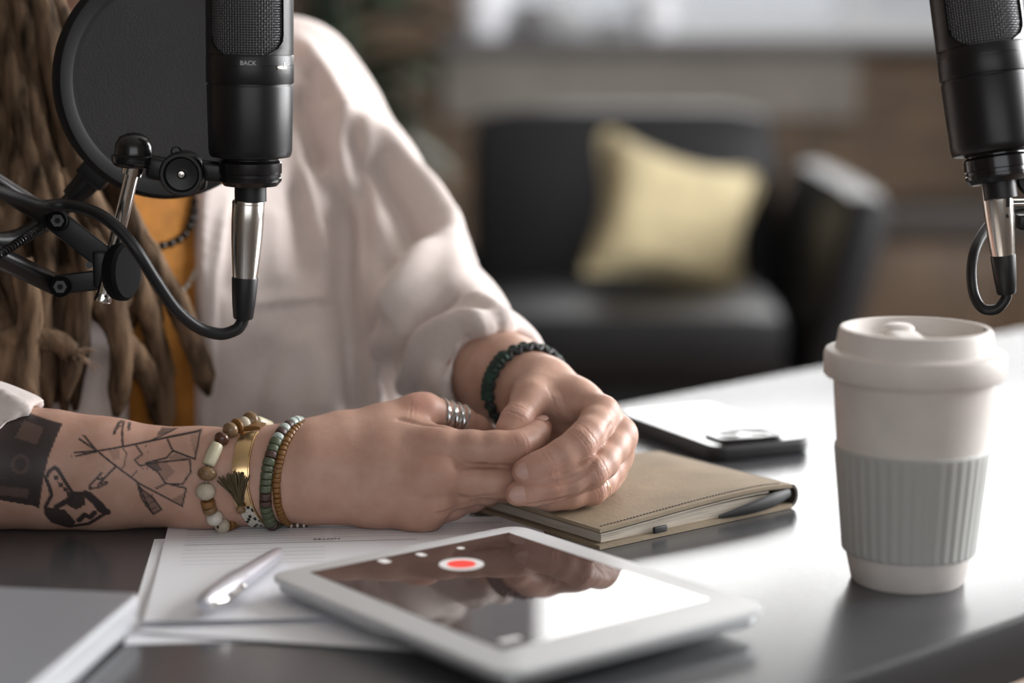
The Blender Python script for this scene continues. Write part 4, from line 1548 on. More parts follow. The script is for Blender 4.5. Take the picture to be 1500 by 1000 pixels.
skin_cut(HB, [(772, 708), (800, 707), (830, 703), (856, 692), (872, 672)], .0022, .0020)
skin_cut(HB, [(874, 664), (886, 642), (896, 620)], .0012, .0025)
skin_cut(HB, [(775, 739), (810, 735), (842, 728), (866, 712)], .0019, .0020)

# ---- torso, neck and head (coarser; hidden by the clothes and the frame)
HC = Field((-0.66, 1.20, -0.36), (0.05, 1.80, 0.72), 0.006)
fn = (Tn, 0.68)
add_chain(HC, [T(0, -.02, -.33), T(0, 0, -.06), T(0, .004, .12), T(0, -.01, .20)], [.150, .138, .150, .115], kin=.03, kout=.03, flat=fn)
add_chain(HC, [T(-.165, -.015, .235), T(0, -.02, .265), T(.165, -.015, .235)], [.046, .055, .046], kin=.02, kout=.04)
add_chain(HC, [T(0, -.01, .26), T(0, .01, .36), T(0, .02, .42)], [.056, .052, .055], kin=.02, kout=.03)
add_chain(HC, [T(0, .0, .52), T(0, .025, .50), T(0, .045, .43)], [.092, .088, .060], kin=.03, kout=.03)
add_chain(HC, [T(0, .085, .40), T(0, .08, .425)], [.028, .03], kout=.03)            # chin and jaw
add_chain(HC, [T(0, .118, .505), T(0, .135, .470), T(0, .122, .462)], [.010, .014, .013], kout=.02)   # nose
add_chain(HC, [T(-.018, .110, .432), T(0, .118, .433), T(.018, .110, .432)], [.006, .008, .006], kout=.006)   # lips
for s in (-1, 1):
    add_chain(HC, [T(s * .092, .0, .52), T(s * .095, .0, .48), T(s * .088, .008, .455)], [.012, .012, .008], kout=.008)   # ears
    add_chain(HC, [T(s * .036, .104, .515), T(s * .037, .104, .515)], [.013, .013], kout=.006)   # eyes
# upper arms down to where the forearms take over inside the sleeves
add_chain(HC, [J(440, 130, 1.60), J(530, 290, 1.55), J(600, 428, 1.492), J(640, 470, 1.445)], [.036, .029, .027, .028], kin=.02, kout=.03)
shR = T(-.17, -.015, .235)
elR = J(-185, 672, 1.256)
add_chain(HC, [shR, shR * .5 + elR * .5 + np.array((-.03, .0, 0)), elR, J(-120, 676, 1.243)], [.048, .043, .041, .038], kin=.02, kout=.03)

VA, QA = surface(HA)
VB, QB = surface(HB)
VC, QC = surface(HC)
VA, VB, VC = relax(VA, QA, 3), relax(VB, QB, 3), relax(VC, QC, 3)
PAPER_X = P(247, 771)[0]
VA[:, 2] = np.maximum(VA[:, 2], np.where(VA[:, 0] > PAPER_X - .004, .0016, .0004))
NC = normals(VC, QC)
VC -= NC * np.clip((.30 - VC[:, 2]) / .05, 0, 1)[:, None] * .012
sd_ = (VC - far0) @ en
VC[:, 2] = np.where((sd_ < .004) & (VC[:, 2] > -.05), np.maximum(VC[:, 2], .0006), VC[:, 2])
ln = (VB - NO) @ Rn
onb = (ln[:, 0] > -.002) & (ln[:, 0] < nw) & (ln[:, 1] > -.002) & (ln[:, 1] < nh)
bz = np.array([bulge(x_, 0) + .0032 for x_ in ln[:, 0]])
bz = bz + .0004
la = (VA - NO) @ Rn
ona = (la[:, 0] > -.002) & (la[:, 0] < nw) & (la[:, 1] > -.002) & (la[:, 1] < nh)
VA[:, 2] = np.where(ona, np.maximum(VA[:, 2], .0136), VA[:, 2])
VB[:, 2] = np.where(onb, np.maximum(VB[:, 2], bz), np.maximum(VB[:, 2], .0016))
NA, NB = normals(VA, QA), normals(VB, QB)


# ---- knuckle creases pressed into the skin
def creases(V, Nn, c, d, n, w, offs, amp, sig=0.00042):
    c, d, n = np.array(c), np.array(d) / np.linalg.norm(d), np.array(n) / np.linalg.norm(n)
    r = V - c
    near = np.einsum('ij,ij->i', r, r) < 0.02 ** 2
    i = np.nonzero(near)[0]
    q = r[i]
    s = q @ d
    b = np.cross(d, n)
    lat = q @ b
    wob = s + 0.10 * lat * lat / 0.006 + 0.00025 * np.sin(lat * 1500 + c[0] * 999)
    up = np.clip((Nn[i] @ n - 0.05) / 0.5, 0, 1)
    fall = np.exp(-(lat / w) ** 2) * up
    a = 0
    for k_, o_ in enumerate(offs):
        a = a + np.exp(-((wob - o_) / sig) ** 2) * (1 - 0.3 * (k_ % 2))
    bump = np.exp(-(s / 0.0042) ** 2) * fall * 0.00030
    V[i] += Nn[i] * (bump - 2.2 * amp * a * fall)[:, None]


jA = lambda k, i: J(*fing[k][0][i])
jB = lambda k, i: J(*fingB[k][0][i])
FR = (0, -1, 0.25)
creases(VA, NA, jA('i', 4), jA('i', 5) - jA('i', 3), FR, .008, (-.0038, -.0020, -.0004, .0012, .0030), .00032)
creases(VA, NA, jA('m', 4), jA('m', 5) - jA('m', 3), FR, .008, (-.003, -.001, .001), .00028)
creases(VA, NA, jA('i', 6), jA('i', 7) - jA('i', 5), (0, -1, .5), .006, (-.001, .001), .00022)
for k_, n_ in (('i', (-.1, -.75, .65)), ('m', (.1, -.85, .5)), ('r', (.2, -.9, .3))):
    creases(VB, NB, jB(k_, 3), jB(k_, 4) - jB(k_, 2), (n_[0] + .5, n_[1], n_[2]), .008, (-.0044, -.0028, -.0012, .0004, .0018, .0034), .00034)
    creases(VB, NB, jB(k_, 5), jB(k_, 6) - jB(k_, 4), n_, .0065, (-.0022, -.0008, .0007, .0021), .00026)
creases(VB, NB, J(756, 616, 1.241), J(747, 632, 1.236) - J(768, 597, 1.251), (-.1, -.8, .6), .007, (-.0034, -.0018, -.0004, .0011, .0026), .00034)
creases(VB, NB, J(826, 596, 1.262), J(846, 590, 1.262) - J(815, 598, 1.262), (0, -.8, .5), .008, (-.005, .001), .0003, .0007)
creases(VA, NA, J(600, 612, 1.246), J(640, 622, 1.24) - J(560, 605, 1.24), (0, -.9, .4), .007, (.0, .0024), .0003)


def near_sum(V, cs, r):
    a = np.zeros(len(V))
    for c in cs:
        d = V - np.array(c)
        a = np.maximum(a, np.exp(-np.einsum('ij,ij->i', d, d) / r ** 2))
    return a


blA = near_sum(VA, [jA('i', 4), jA('i', 7), jA('m', 4), J(*mcp['i']), J(*mcp['m']), J(*mcp['r']), J(*mcp['p']), J(615, 590, 1.25)], .011)
blB = near_sum(VB, [jB('i', 3), jB('m', 3), jB('r', 3), jB('i', 7), jB('m', 7), J(*mcpB['i']), J(*mcpB['m']), J(756, 616, 1.241), J(738, 650, 1.233), jB('i', 5), jB('m', 5)], .010)
paA = near_sum(VA, [J(540, 690, 1.205), J(495, 680, 1.205)], .03) * 0.4
paB = near_sum(VB, [J(860, 590, 1.255)], .02) * 0.4


# ---- tattoos on the forearm: strokes in the plane of the forearm (x, z), inked into the skin
def tz(zx, zy):        # detail-crop coordinates -> (x, z) on the forearm plane
    p = Q(zx / 4.347, zy / 4.347 + 560, 1.205)
    return p[0], p[2]


front = (VA[:, 1] < 1.232) & (VA[:, 0] < J(300, 700, 1.21)[0])
fi = np.nonzero(front)[0]
FX, FZZ = VA[fi, 0], VA[fi, 2]
ink = np.zeros(len(fi))
U = 0.000135           # metres per detail-crop pixel


def stroke(pts, w, a=1.0, closed=False):
    """w in detail-crop pixels."""
    global ink
    pp_ = [tz(*p) for p in pts]
    if closed:
        pp_.append(pp_[0])
    dmin = np.full(len(fi), 9.0)
    for (x0, z0), (x1, z1) in zip(pp_[:-1], pp_[1:]):
        ex, ez = x1 - x0, z1 - z0
        t_ = np.clip(((FX - x0) * ex + (FZZ - z0) * ez) / (ex * ex + ez * ez + 1e-12), 0, 1)
        dmin = np.minimum(dmin, np.hypot(FX - x0 - t_ * ex, FZZ - z0 - t_ * ez))
    v = np.clip((w * U / 2 - dmin) / (0.0005) + 0.5, 0, 1) * a
    ink = np.maximum(ink, v)


def fill(pts, a, erase=False, soft=0.0006):
    global ink
    pp_ = np.array([tz(*p) for p in pts])
    ins = np.zeros(len(fi), bool)
    n_ = len(pp_)
    for i in range(n_):
        (x0, z0), (x1, z1) = pp_[i], pp_[(i + 1) % n_]
        c_ = (z0 > FZZ) != (z1 > FZZ)
        xx = (x1 - x0) * (FZZ - z0) / (z1 - z0 + 1e-15) + x0
        ins ^= c_ & (FX < xx)
    if erase:
        ink = np.where(ins, np.minimum(ink, a), ink)
    else:
        ink = np.where(ins, np.maximum(ink, a), ink)


def circle(cx, cy, r, w, a, full=False):
    pts = [(cx + r * math.cos(t_), cy + r * math.sin(t_)) for t_ in np.linspace(0, 2 * PI, 28)]
    fill(pts, a) if full else stroke(pts, w, a)


# camera
fill([(-60, 195), (75, 222), (365, 290), (310, 470), (255, 780), (-60, 720)], 0.97)
fill([(130, 262), (268, 300), (240, 392), (95, 352)], 0.80, True)
fill([(20, 640), (205, 660), (190, 720), (10, 700)], 0.84, True)
stroke([(75, 222), (365, 290), (310, 470), (255, 780)], 13, 0.95)
stroke([(95, 250), (52, 375), (30, 580)], 8, 0.95)
stroke([(52, 375), (300, 440)], 7, 0.95)
stroke([(10, 590), (240, 630)], 7, 0.95)
for x_ in (5, 25, 45):
    stroke([(x_, 300), (x_ - 8, 350)], 9, 0.55)
circle(145, 505, 70, 8, 0.45)
fill([(145 + 62 * math.cos(t_), 505 + 62 * math.sin(t_)) for t_ in np.linspace(0, 6.2, 24)], 0.86, True)
circle(145, 505, 56, 6, 0.9)
circle(145, 505, 40, 8, 0.97, True)
stroke([(-20, 420), (60, 400)], 6, 0.9)
stroke([(250, 480), (285, 500)], 10, 0.95)
# pointing hand
stroke([(310, 590), (330, 548), (365, 525), (385, 540), (480, 690), (520, 690), (590, 690), (660, 760), (690, 815), (640, 850), (560, 905), (420, 935), (330, 890), (300, 830), (300, 780), (345, 700), (335, 650), (310, 590)], 17, 0.97)
fill([(300, 780), (420, 800), (450, 840), (480, 900), (420, 935), (330, 890), (300, 830)], 0.95)
fill([(470, 690), (545, 690), (560, 760), (500, 800), (440, 770)], 0.95)
stroke([(370, 780), (440, 740), (480, 700)], 26, 0.97)
stroke([(560, 690), (620, 745), (650, 800), (690, 815)], 32, 0.97)
stroke([(500, 880), (545, 835), (575, 855), (610, 820)], 24, 0.97)
for x_, y_ in ((372, 590), (398, 632), (428, 665), (450, 690)):
    fill([(x_ - 14, y_ - 18), (x_ + 16, y_ - 10), (x_ + 20, y_ + 14), (x_ - 8, y_ + 16)], 0.92)
# tent with crossed arrows
L_ = 8
stroke([(480, 440), (620, 432), (840, 405), (1255, 340)], L_)
stroke([(500, 365), (625, 432), (745, 520), (900, 635), (1160, 775)], L_)
stroke([(490, 460), (620, 435)], L_)
stroke([(530, 350), (620, 430)], L_)
circle(465, 462, 6, 5, 0.6, True)
circle(520, 346, 6, 5, 0.6, True)
stroke([(1255, 340), (1245, 485)], L_)
stroke([(1245, 485), (1095, 440), (1050, 380)], L_)
stroke([(1095, 440), (1060, 480), (930, 510)], L_)
stroke([(1210, 485), (930, 515)], L_)
stroke([(930, 515), (1010, 560), (1060, 630), (1195, 660)], L_)
stroke([(1210, 485), (1222, 560), (1170, 635)], L_)
stroke([(1195, 660), (1165, 780)], L_)
stroke([(1000, 665), (1060, 635), (1170, 635)], L_)
fill([(930, 505), (1050, 495), (1120, 560), (1060, 620)], 0.35)
fill([(930, 505), (1000, 500), (1040, 555), (990, 560)], 0.8)
fill([(1060, 480), (1110, 455), (1195, 480), (1100, 490)], 0.4)
stroke([(855, 405), (905, 460), (860, 490), (895, 525), (935, 518)], 8, 0.9)
stroke([(770, 410), (805, 450), (800, 520), (775, 545)], 6, 0.8)
stroke([(845, 590), (880, 555)], 6, 0.9)
fill([(690, 430), (760, 425), (770, 480), (730, 490)], 0.3)
for x_, y_ in ((920, 415), (938, 448), (940, 540), (915, 545), (880, 575)):
    circle(x_, y_, 4, 4, 0.8, True)
stroke([(778, 410), (745, 285)], 9)
stroke([(712, 340), (718, 300), (742, 280), (775, 285), (795, 325)], 12, 0.92)
fill([(712, 340), (720, 300), (742, 305)], 0.8)
stroke([(745, 525), (690, 580), (640, 635)], 9)
stroke([(660, 560), (590, 635), (585, 658), (640, 650), (695, 625)], 10, 0.95)
stroke([(640, 600), (665, 590), (655, 625), (695, 615)], 7)
fill([(975, 365), (1000, 315), (1100, 295), (1160, 305), (1060, 350)], 0.75)
stroke([(950, 385), (1060, 345), (1180, 300)], 6)
stroke([(885, 635), (910, 730), (975, 840), (1030, 805), (985, 730), (900, 660)], 9, 0.95)
stroke([(890, 640), (975, 840)], 8)
fill([(895, 660), (985, 735), (1025, 805), (975, 835), (915, 735)], 0.55)
for y_ in (700, 740, 780):
    stroke([(y_ * .35 + 660, y_), (y_ * .35 + 690, y_ + 25), (y_ * .35 + 730, y_ + 5)], 6, 0.95)
fill([(1090, 740), (1195, 680), (1160, 780)], 0.4)
fill([(1190, 360), (1255, 345), (1245, 480)], 0.25)
# wash on the upper edge of the arm
fill([(430, 205), (560, 208), (800, 250), (880, 268), (700, 262), (560, 240)], 0.45)
inkA = np.zeros(len(VA))
inkA[fi] = ink * np.clip((-NA[fi, 1] - 0.02) / 0.18 + (NA[fi, 2] > .5) * .4, 0, 1)

V_all = np.concatenate([VA, VB, VC])
Q_all = np.concatenate([QA, QB + len(VA), QC + len(VA) + len(VB)])
z0 = lambda n_: np.zeros(n_)
body = fast_mesh('body', V_all, Q_all, M_skin, person, {
    'ink': np.concatenate([inkA, z0(len(VB)), z0(len(VC))]),
    'blush': np.concatenate([blA, blB, near_sum(VC, [T(x_, .125, .433) for x_ in (-.016, -.008, 0, .008, .016)], .012) * 1.6]),
    'pale': np.concatenate([paA, paB, z0(len(VC))])})


# ---- fingernails
def nail(tip, base, r0, r1, n, L0, L1, half, lift=0.0):
    tip, base = np.array(tip), np.array(base)
    d = (tip - base) / np.linalg.norm(tip - base)
    n = np.array(n, float)
    n -= d * (n @ d)
    n /= np.linalg.norm(n)
    s = np.cross(d, n)
    vs, fs = [], []
    nu, nv = 10, 10
    for lay in (0, 1):
        for i in range(nu + 1):
            u = i / nu
            w = half * (0.90 + 0.12 * math.sin(u * PI * 0.8)) * (math.sin(min(1, (u * 5 + .35)) * PI / 2)) * (1 - 0.30 * max(0, u - .8) / .2)
            for j in range(nv + 1):
                a = w * (2 * j / nv - 1)
                ss = max(0.0, -L0 + (L0 + L1) * u)
                rr = r0 - 0.50 * (r1 - math.sqrt(max(r1 * r1 - ss * ss, 0))) + 0.00022 - 0.0009 * lay
                vs.append(tip + d * (-L0 + (L0 + L1) * u - 0.0010 * (2 * j / nv - 1) ** 2 * (1 if u > .5 else -.6)) + (n * math.cos(a) + s * math.sin(a)) * rr)
    N_ = (nu + 1) * (nv + 1)
    g = lambda l, i, j: l * N_ + i * (nv + 1) + j
    for i in range(nu):
        for j in range(nv):
            fs += [(g(0, i, j), g(0, i, j + 1), g(0, i + 1, j + 1), g(0, i + 1, j)), (g(1, i, j), g(1, i + 1, j), g(1, i + 1, j + 1), g(1, i, j + 1))]
        fs += [(g(0, i, 0), g(0, i + 1, 0), g(1, i + 1, 0), g(1, i, 0)), (g(0, i, nv), g(1, i, nv), g(1, i + 1, nv), g(0, i + 1, nv))]
    for j in range(nv):
        fs += [(g(0, 0, j), g(1, 0, j), g(1, 0, j + 1), g(0, 0, j + 1)), (g(0, nu, j), g(0, nu, j + 1), g(1, nu, j + 1), g(1, nu, j))]
    return obj('fingernail', MB().add(np.array(vs), fs), M_nail, person, angle=60)


nail(jB('i', 7), jB('i', 6), .0086, .0078, (-.02, -.95, .30), .0066, .0056, .60)
nail(jB('m', 7), jB('m', 6), .0082, .0076, (-.02, -.97, .18), .0058, .0054, .60)
nail(jA('i', 7), jA('i', 6), .0083, .0068, (-.15, -.15, 1.0), .0050, .0046, .65)

# ---- orange top and open shirt over it
def torso_field(lo, hi, h, off):
    F = Field(lo, hi, h)
    add_chain(F, [T(0, -.02, -.33), T(0, 0, -.06), T(0, .004, .12), T(0, -.01, .20)], [.150 + off, .140 + off, .153 + off, .118 + off], kin=.03, kout=.03, flat=fn)
    add_chain(F, [T(-.165, -.015, .235), T(0, -.02, .262), T(.165, -.015, .235)], [.048 + off, .05 + off, .048 + off], kin=.02, kout=.04)
    return F


slo, shi = (-0.66, 1.16, -0.34), (0.045, 1.76, 0.345)
FT = torso_field(slo, shi, 0.005, 0.001)
sl, g = FT.sub(*((np.array(slo), np.array(shi))))
FT.D = smax(FT.D, (g[2] - np.float32(0.215)) + 0 * FT.D, .004)
VT, QT = surface(FT)
top = fast_mesh('top', relax(VT, QT, 3), QT, M_top, person)
top['label'] = 'orange knitted top under the open shirt'

FS = torso_field(slo, shi, 0.0032, 0.015)
slv = [(428, 128, 1.61, .052), (468, 180, 1.59, .047), (525, 268, 1.562, .046), (585, 355, 1.53, .0455), (608, 405, 1.50, .0415), (648, 484, 1.432, .0450), (712, 540, 1.370, .0375), (735, 556, 1.345, .0355)]
add_chain(FS, [J(*p[:3]) for p in slv], [p[3] for p in slv], kin=.02, kout=.022)
# collar band on the shoulder side and the other sleeve, rolled above the elbow
add_chain(FS, [T(.055, .03, .27), T(.075, -.02, .30), T(.05, -.07, .31)], [.016, .018, .016], kout=.012)
add_chain(FS, [J(415, 150, 1.60), J(425, 300, 1.56), J(442, 460, 1.52), J(470, 660, 1.475)], [.05, .055, .060, .058], kin=.02, kout=.03)
add_chain(FS, [J(455, 380, 1.545), J(500, 520, 1.51), J(530, 680, 1.47)], [.045, .047, .045], kin=.02, kout=.02)
slr = [(shR, .058), (shR * .5 + elR * .5 + np.array((-.03, 0, 0)), .055), (J(-170, 658, 1.262), .054), (J(-40, 668, 1.240), .0445), (J(60, 680, 1.232), .0395)]
add_chain(FS, [p for p, _ in slr], [r for _, r in slr], kin=.02, kout=.02)


# folds: (photo polyline over the cloth, height in mm, half width in mm); found on the cloth, then pushed along its normals
FOLDS = [
    # crease between body and sleeve, and the sleeve's long folds
    ([(496, 255), (499, 330), (501, 400), (509, 480), (523, 560), (531, 640)], -20, 11),
    ([(518, 262), (520, 340), (524, 430), (538, 520), (548, 600)], 6, 10),
    ([(470, 262), (478, 340), (490, 430), (500, 520), (508, 620)], 5, 9),
    ([(543, 215), (566, 270), (596, 322), (622, 372)], -17, 13),
    ([(520, 168), (540, 225), (556, 290), (566, 350)], 7, 9),
    ([(500, 150), (506, 220), (514, 280)], 6, 8),
    ([(512, 190), (522, 245), (530, 310), (532, 380)], -9, 6),
    ([(528, 168), (585, 233), (638, 297), (660, 352), (664, 400)], 9, 12),
    ([(646, 330), (618, 385), (586, 430), (562, 462)], 12, 12),
    ([(560, 370), (565, 410), (552, 450), (540, 500)], -9, 9),
    ([(672, 428), (640, 440), (612, 468), (592, 515), (582, 575)], -15, 8),
    ([(590, 590), (596, 535), (632, 492), (684, 474), (728, 484)], 9, 8),
    ([(622, 590), (634, 545), (664, 512), (712, 496)], -9, 6),
    ([(655, 592), (664, 548), (694, 514), (738, 500)], 6, 6),
    ([(676, 436), (712, 448), (750, 482), (772, 508)], 6, 8),
    ([(548, 480), (546, 540), (556, 610)], 5, 7),
    ([(566, 520), (566, 560), (574, 610)], -7, 6),
    # shoulder seam and chest
    ([(436, 58), (468, 100), (492, 150), (500, 170)], 7, 9),
    ([(452, 96), (470, 128), (482, 156)], -7, 6),
    ([(437, 120), (452, 190), (470, 250)], -10, 11),
    ([(434, 175), (450, 250), (468, 330), (488, 405)], 7, 5.5),
    ([(446, 190), (462, 270), (478, 340)], -6, 6),
    ([(430, 260), (440, 330), (455, 420)], -5, 10),
    ([(398, 300), (400, 360), (408, 420)], 4, 12),
    ([(346, 300), (340, 380), (334, 440)], -5, 8),
    ([(336, 290), (322, 350), (313, 420), (309, 500), (311, 640)], 4.5, 4.5),
    ([(322, 380), (322, 500), (324, 640)], -3.0, 4),
    ([(380, 470), (420, 520), (396, 620)], 5, 14),
    ([(440, 480), (470, 540), (474, 620)], 5, 13),
    ([(362, 447), (400, 441), (450, 437), (494, 433)], 3.0, 3.0),
    ([(362, 456), (400, 450), (450, 446), (494, 442)], -2.2, 2.5),
    ([(494, 434), (498, 480), (505, 540), (512, 620)], 2.6, 3.0),
    ([(290, 300), (288, 400), (290, 520), (294, 640)], 3.5, 5),
    # the other sleeve
    ([(-10, 575), (20, 590), (52, 602)], 4, 5),
    ([(-20, 610), (10, 620), (36, 618)], -4, 5),
]
fold_lines = []
for pts_, am_, wd_ in FOLDS:
    q_ = [p for p in (march(FS, *p) for p in pts_) if p is not None]
    if len(q_) > 1:
        fold_lines.append((spline(q_, 5), am_ * .00135, wd_ * .001))


def press_folds(V, Nn):
    D_ = np.zeros(len(V))
    for q_, am_, wd_ in fold_lines:
        lo_, hi_ = q_.min(0) - 3 * wd_, q_.max(0) + 3 * wd_
        i = np.nonzero(np.all((V > lo_) & (V < hi_), axis=1) & (Nn[:, 1] < 0.35))[0]
        if not len(i):
            continue
        best = np.full(len(i), 9.0)
        bt = np.zeros(len(i))
        n_ = len(q_) - 1
        for k_ in range(n_):
            e_ = q_[k_ + 1] - q_[k_]
            t_ = np.clip((V[i] - q_[k_]) @ e_ / (e_ @ e_ + 1e-12), 0, 1)
            d_ = np.linalg.norm(V[i] - q_[k_] - t_[:, None] * e_, axis=1)
            up = d_ < best
            best = np.where(up, d_, best)
            bt = np.where(up, (k_ + t_) / n_, bt)
        endf = np.clip(np.minimum(bt, 1 - bt) * 5 + .25, 0, 1)
        D_[i] += am_ * np.exp(-(best / wd_) ** 2) * endf
    return V + Nn * D_[:, None]


# open front showing the top
cq = [march(FS, 245, y_) for y_ in range(90, 700, 40)]
cq = [p for p in cq if p is not None]
add = [np.array((0, -.004, 0))] * len(cq)
cut_chain(FS, [p + a for p, a in zip(cq, add)], [.026] * len(cq), .004)
cq2 = [p + np.array((.002, 0.012, 0)) for p in cq]
cut_chain(FS, cq2, [.0195] * len(cq2), .004)
# cuffs: hollow, cut square, with a rolled edge
wv = J(780, 573, 1.300)
ca, cb = J(655, 487, 1.425), J(735, 556, 1.345)
cx_ = (cb - ca) / np.linalg.norm(cb - ca)
cen = J(724, 549, 1.352)
sl, g = FS.sub(cen - .085, cen + .085)
pd_ = (g[0] - cen[0]) * cx_[0] + (g[1] - cen[1]) * cx_[1] + (g[2] - cen[2]) * cx_[2]
FS.D[sl] = smax(FS.D[sl], pd_.astype(np.float32), .003)
cut_chain(FS, [cen - cx_ * .035, cen + cx_ * .05], [.0300, .0330], .003)
u_ = np.cross(cx_, (0, 0, 1)); u_ /= np.linalg.norm(u_)
w_ = np.cross(cx_, u_)
add_chain(FS, [cen - cx_ * .004 + (u_ * math.cos(a_) + w_ * math.sin(a_)) * (.0350 + .0012 * math.sin(3 * a_)) for a_ in np.linspace(0, 2 * PI, 28)], [.0042] * 28, kin=.002, kout=.004)
sl, g = FS.sub(J(-60, 700, 1.16) - .02, J(120, 560, 1.33) + .02)
p0 = J(24, 618, 1.21)
nr = np.array((0.70, -0.10, -0.70))
pd_ = (g[0] - p0[0]) * nr[0] + (g[1] - p0[1]) * nr[1] + (g[2] - p0[2]) * nr[2]
FS.D[sl] = smax(FS.D[sl], pd_.astype(np.float32), .004)
sl, g = FS.sub(J(-28, 700, 1.16) - (0, .02, .12), J(140, 560, 1.33) + .02)
zc = J(0, 662, 1.20)[2]
FS.D[sl] = smax(FS.D[sl], -np.maximum(g[2] - np.float32(zc), np.float32(J(-24, 680, 1.22)[0]) - g[0]) + 0 * g[1], .004)
cut_chain(FS, [J(-60, 680, 1.238), J(80, 688, 1.230)], [.0405, .0372], .003)
sl, g = FS.sub(np.array(slo), np.array(shi))
FS.D = smax(FS.D, (np.float32(-.335) - g[2]) + 0 * FS.D, .004)
cut_chain(FS, [T(0, .0, .30), T(0, .01, .42)], [.062, .062], .006)          # neck hole
VS, QS = surface(FS)
VS = relax(VS, QS, 3)
VS = relax(press_folds(VS, normals(VS, QS)), QS, 2, .35)
sd_ = (VS - far0) @ en
low = (sd_ < 0.007) & (VS[:, 2] < .0035)
VS[:, 2] = np.where(low & (VS[:, 0] <= -.30), np.maximum(VS[:, 2], .0006), VS[:, 2])
VS += np.where(low & (VS[:, 0] > -.30), .007 - sd_, 0)[:, None] * en
shirt = fast_mesh('shirt', VS, QS, M_shirt, person)

# ---- trousers, shoes and the stool below the table
FL = Field((-0.66, 1.0, FZ), (0.4, 1.85, -0.22), 0.012)
for s in (-1, 1):
    add_chain(FL, [T(s * .085, -.04, -.33), T(s * .10, .40, -.335)], [.082, .062], kout=.04)
    add_chain(FL, [T(s * .10, .40, -.335), T(s * .10, .37, FZ + .06)], [.062, .045], kout=.03)
add_chain(FL, [T(-.07, -.05, -.31), T(.07, -.05, -.31)], [.11, .11], kout=.04)
VL, QL = surface(FL)
fast_mesh('trousers', relax(VL, QL, 2), QL, M_trouser, person)
for s in (-1, 1):
    a_, b_ = T(s * .10, .34, FZ + .036), T(s * .10, .53, FZ + .030)
    obj('shoe', MB().tube([a_, a_ * .8 + b_ * .2, a_ * .45 + b_ * .55, a_ * .1 + b_ * .9, b_], [.030, .036, .036, .030, .012], 16, flat=(.95, 1.15)), M_black, person)
stool = thing('stool', 'round black stool under the person', 'stool', T(0, -.04, FZ))
obj('seat', MB().lathe([(0, -.46), (.17, -.46), (.18, -.44), (.175, -.428), (0, -.425)], 48, T(0, -.05, 0)), M_black, stool)
for a_ in range(4):
    t_ = PI / 4 + a_ * PI / 2
    obj('leg', MB().cyl(T(.19 * math.cos(t_), -.05 + .19 * math.sin(t_), FZ), T(.12 * math.cos(t_), -.05 + .12 * math.sin(t_), -.455), .012), M_tedge, stool)

# ---- dreadlocks
rl = random.Random(11)


def lock(pts, r, lay=0.0, Y=None, taper=True):
    q = []
    lay = lay + rl.uniform(-.002, .002)
    for (x_, y_) in pts:
        p = march(FS, x_, y_) if (y_ > 60 and Y is None) else None
        yy = (p[1] if p is not None else 1.395)
        if p is not None:
            yy = min(yy, 1.43)
        q.append(((x_, y_), (Y if Y is not None else max(yy - r - lay, 1.325 - lay))))
    ys = [b for _, b in q]
    ys = [(ys[max(0, i - 1)] + ys[i] * 2 + ys[min(len(ys) - 1, i + 1)]) / 4 for i in range(len(ys))]
    path3 = [Q(x_, y_, yy) for ((x_, y_), _), yy in zip(q, ys)]
    if pts[0][1] < -90:                       # grows from the scalp, down the side of the head
        f_ = rl.uniform(0, 1)
        path3 = [T(-.030 - .03 * f_, -.06 + .10 * f_, .600), T(-.098 - .012 * rl.random(), -.05 + .11 * f_, .530), T(-.108 - .02 * rl.random(), -.02 + .10 * f_, .440)] + path3[1:]
    pp_ = spline(path3, 9)
    n_ = len(pp_)
    ph = rl.uniform(0, 6)
    seg = 14
    T_ = np.gradient(pp_, axis=0)
    T_ /= np.linalg.norm(T_, axis=1)[:, None]
    u = np.array((1.0, 0, 0))
    vs, fs = [], []
    for i in range(n_):
        u = u - T_[i] * (u @ T_[i])
        u /= np.linalg.norm(u)
        w = np.cross(T_[i], u)
        e = min(1, (n_ - 1 - i) / 5 + .25) if taper else 1
        for k_ in range(seg):
            a = 2 * PI * k_ / seg
            rr = r * e * (1 + .05 * math.sin(i * .55 + ph) + .07 * math.sin(a * 2 + i * .33 + ph * 2) + .06 * math.sin(a * 5 - i * .9 + ph) + rl.uniform(-.05, .05))
            vs.append(pp_[i] + (u * math.cos(a) + w * math.sin(a)) * rr)
    for i in range(n_ - 1):
        for k_ in range(seg):
            k2_ = (k_ + 1) % seg
            fs.append((i * seg + k_, i * seg + k2_, (i + 1) * seg + k2_, (i + 1) * seg + k_))
    fs += [tuple(range(seg)), tuple((n_ - 1) * seg + k_ for k_ in range(seg))]
    o = obj('dreadlock', MB().add(np.array(vs), fs), M_lock, person, angle=None)
    # stray hairs along the lock
    mb = MB()
    for _ in range(9):
        i = rl.randrange(2, n_ - 8)
        a = rl.uniform(0, 6.28)
        c0 = pp_[i]
        u = np.array((math.cos(a), -.3, math.sin(a) * .3))
        mid = pp_[i + 3] + u * r * rl.uniform(1.1, 1.5)
        en_ = pp_[i + 6] + u * r * rl.uniform(.9, 1.3)
        mb.tube(spline([c0 + u * r * .8, mid, en_], 4), .00022, 4)
    h = obj('stray_hair', mb, M_lock, o, angle=None)
    h['kind'] = 'stuff'
    return pp_


# back layer, close together
for k_ in range(18):
    x_ = -205 + k_ * 16
    xe = x_ + 128
    y_end = (600 if xe < 118 else 470) + rl.uniform(-14, 14)
    sw = rl.uniform(-10, 10)
    lock([(x_ - 14, -150), (x_ + 10 + sw * .5, 0), (x_ + 46 + sw, 140), (x_ + 86, 280), (x_ + 112 - sw, 400), (xe + sw * .5, y_end)], rl.uniform(.0078, .0098), .002)
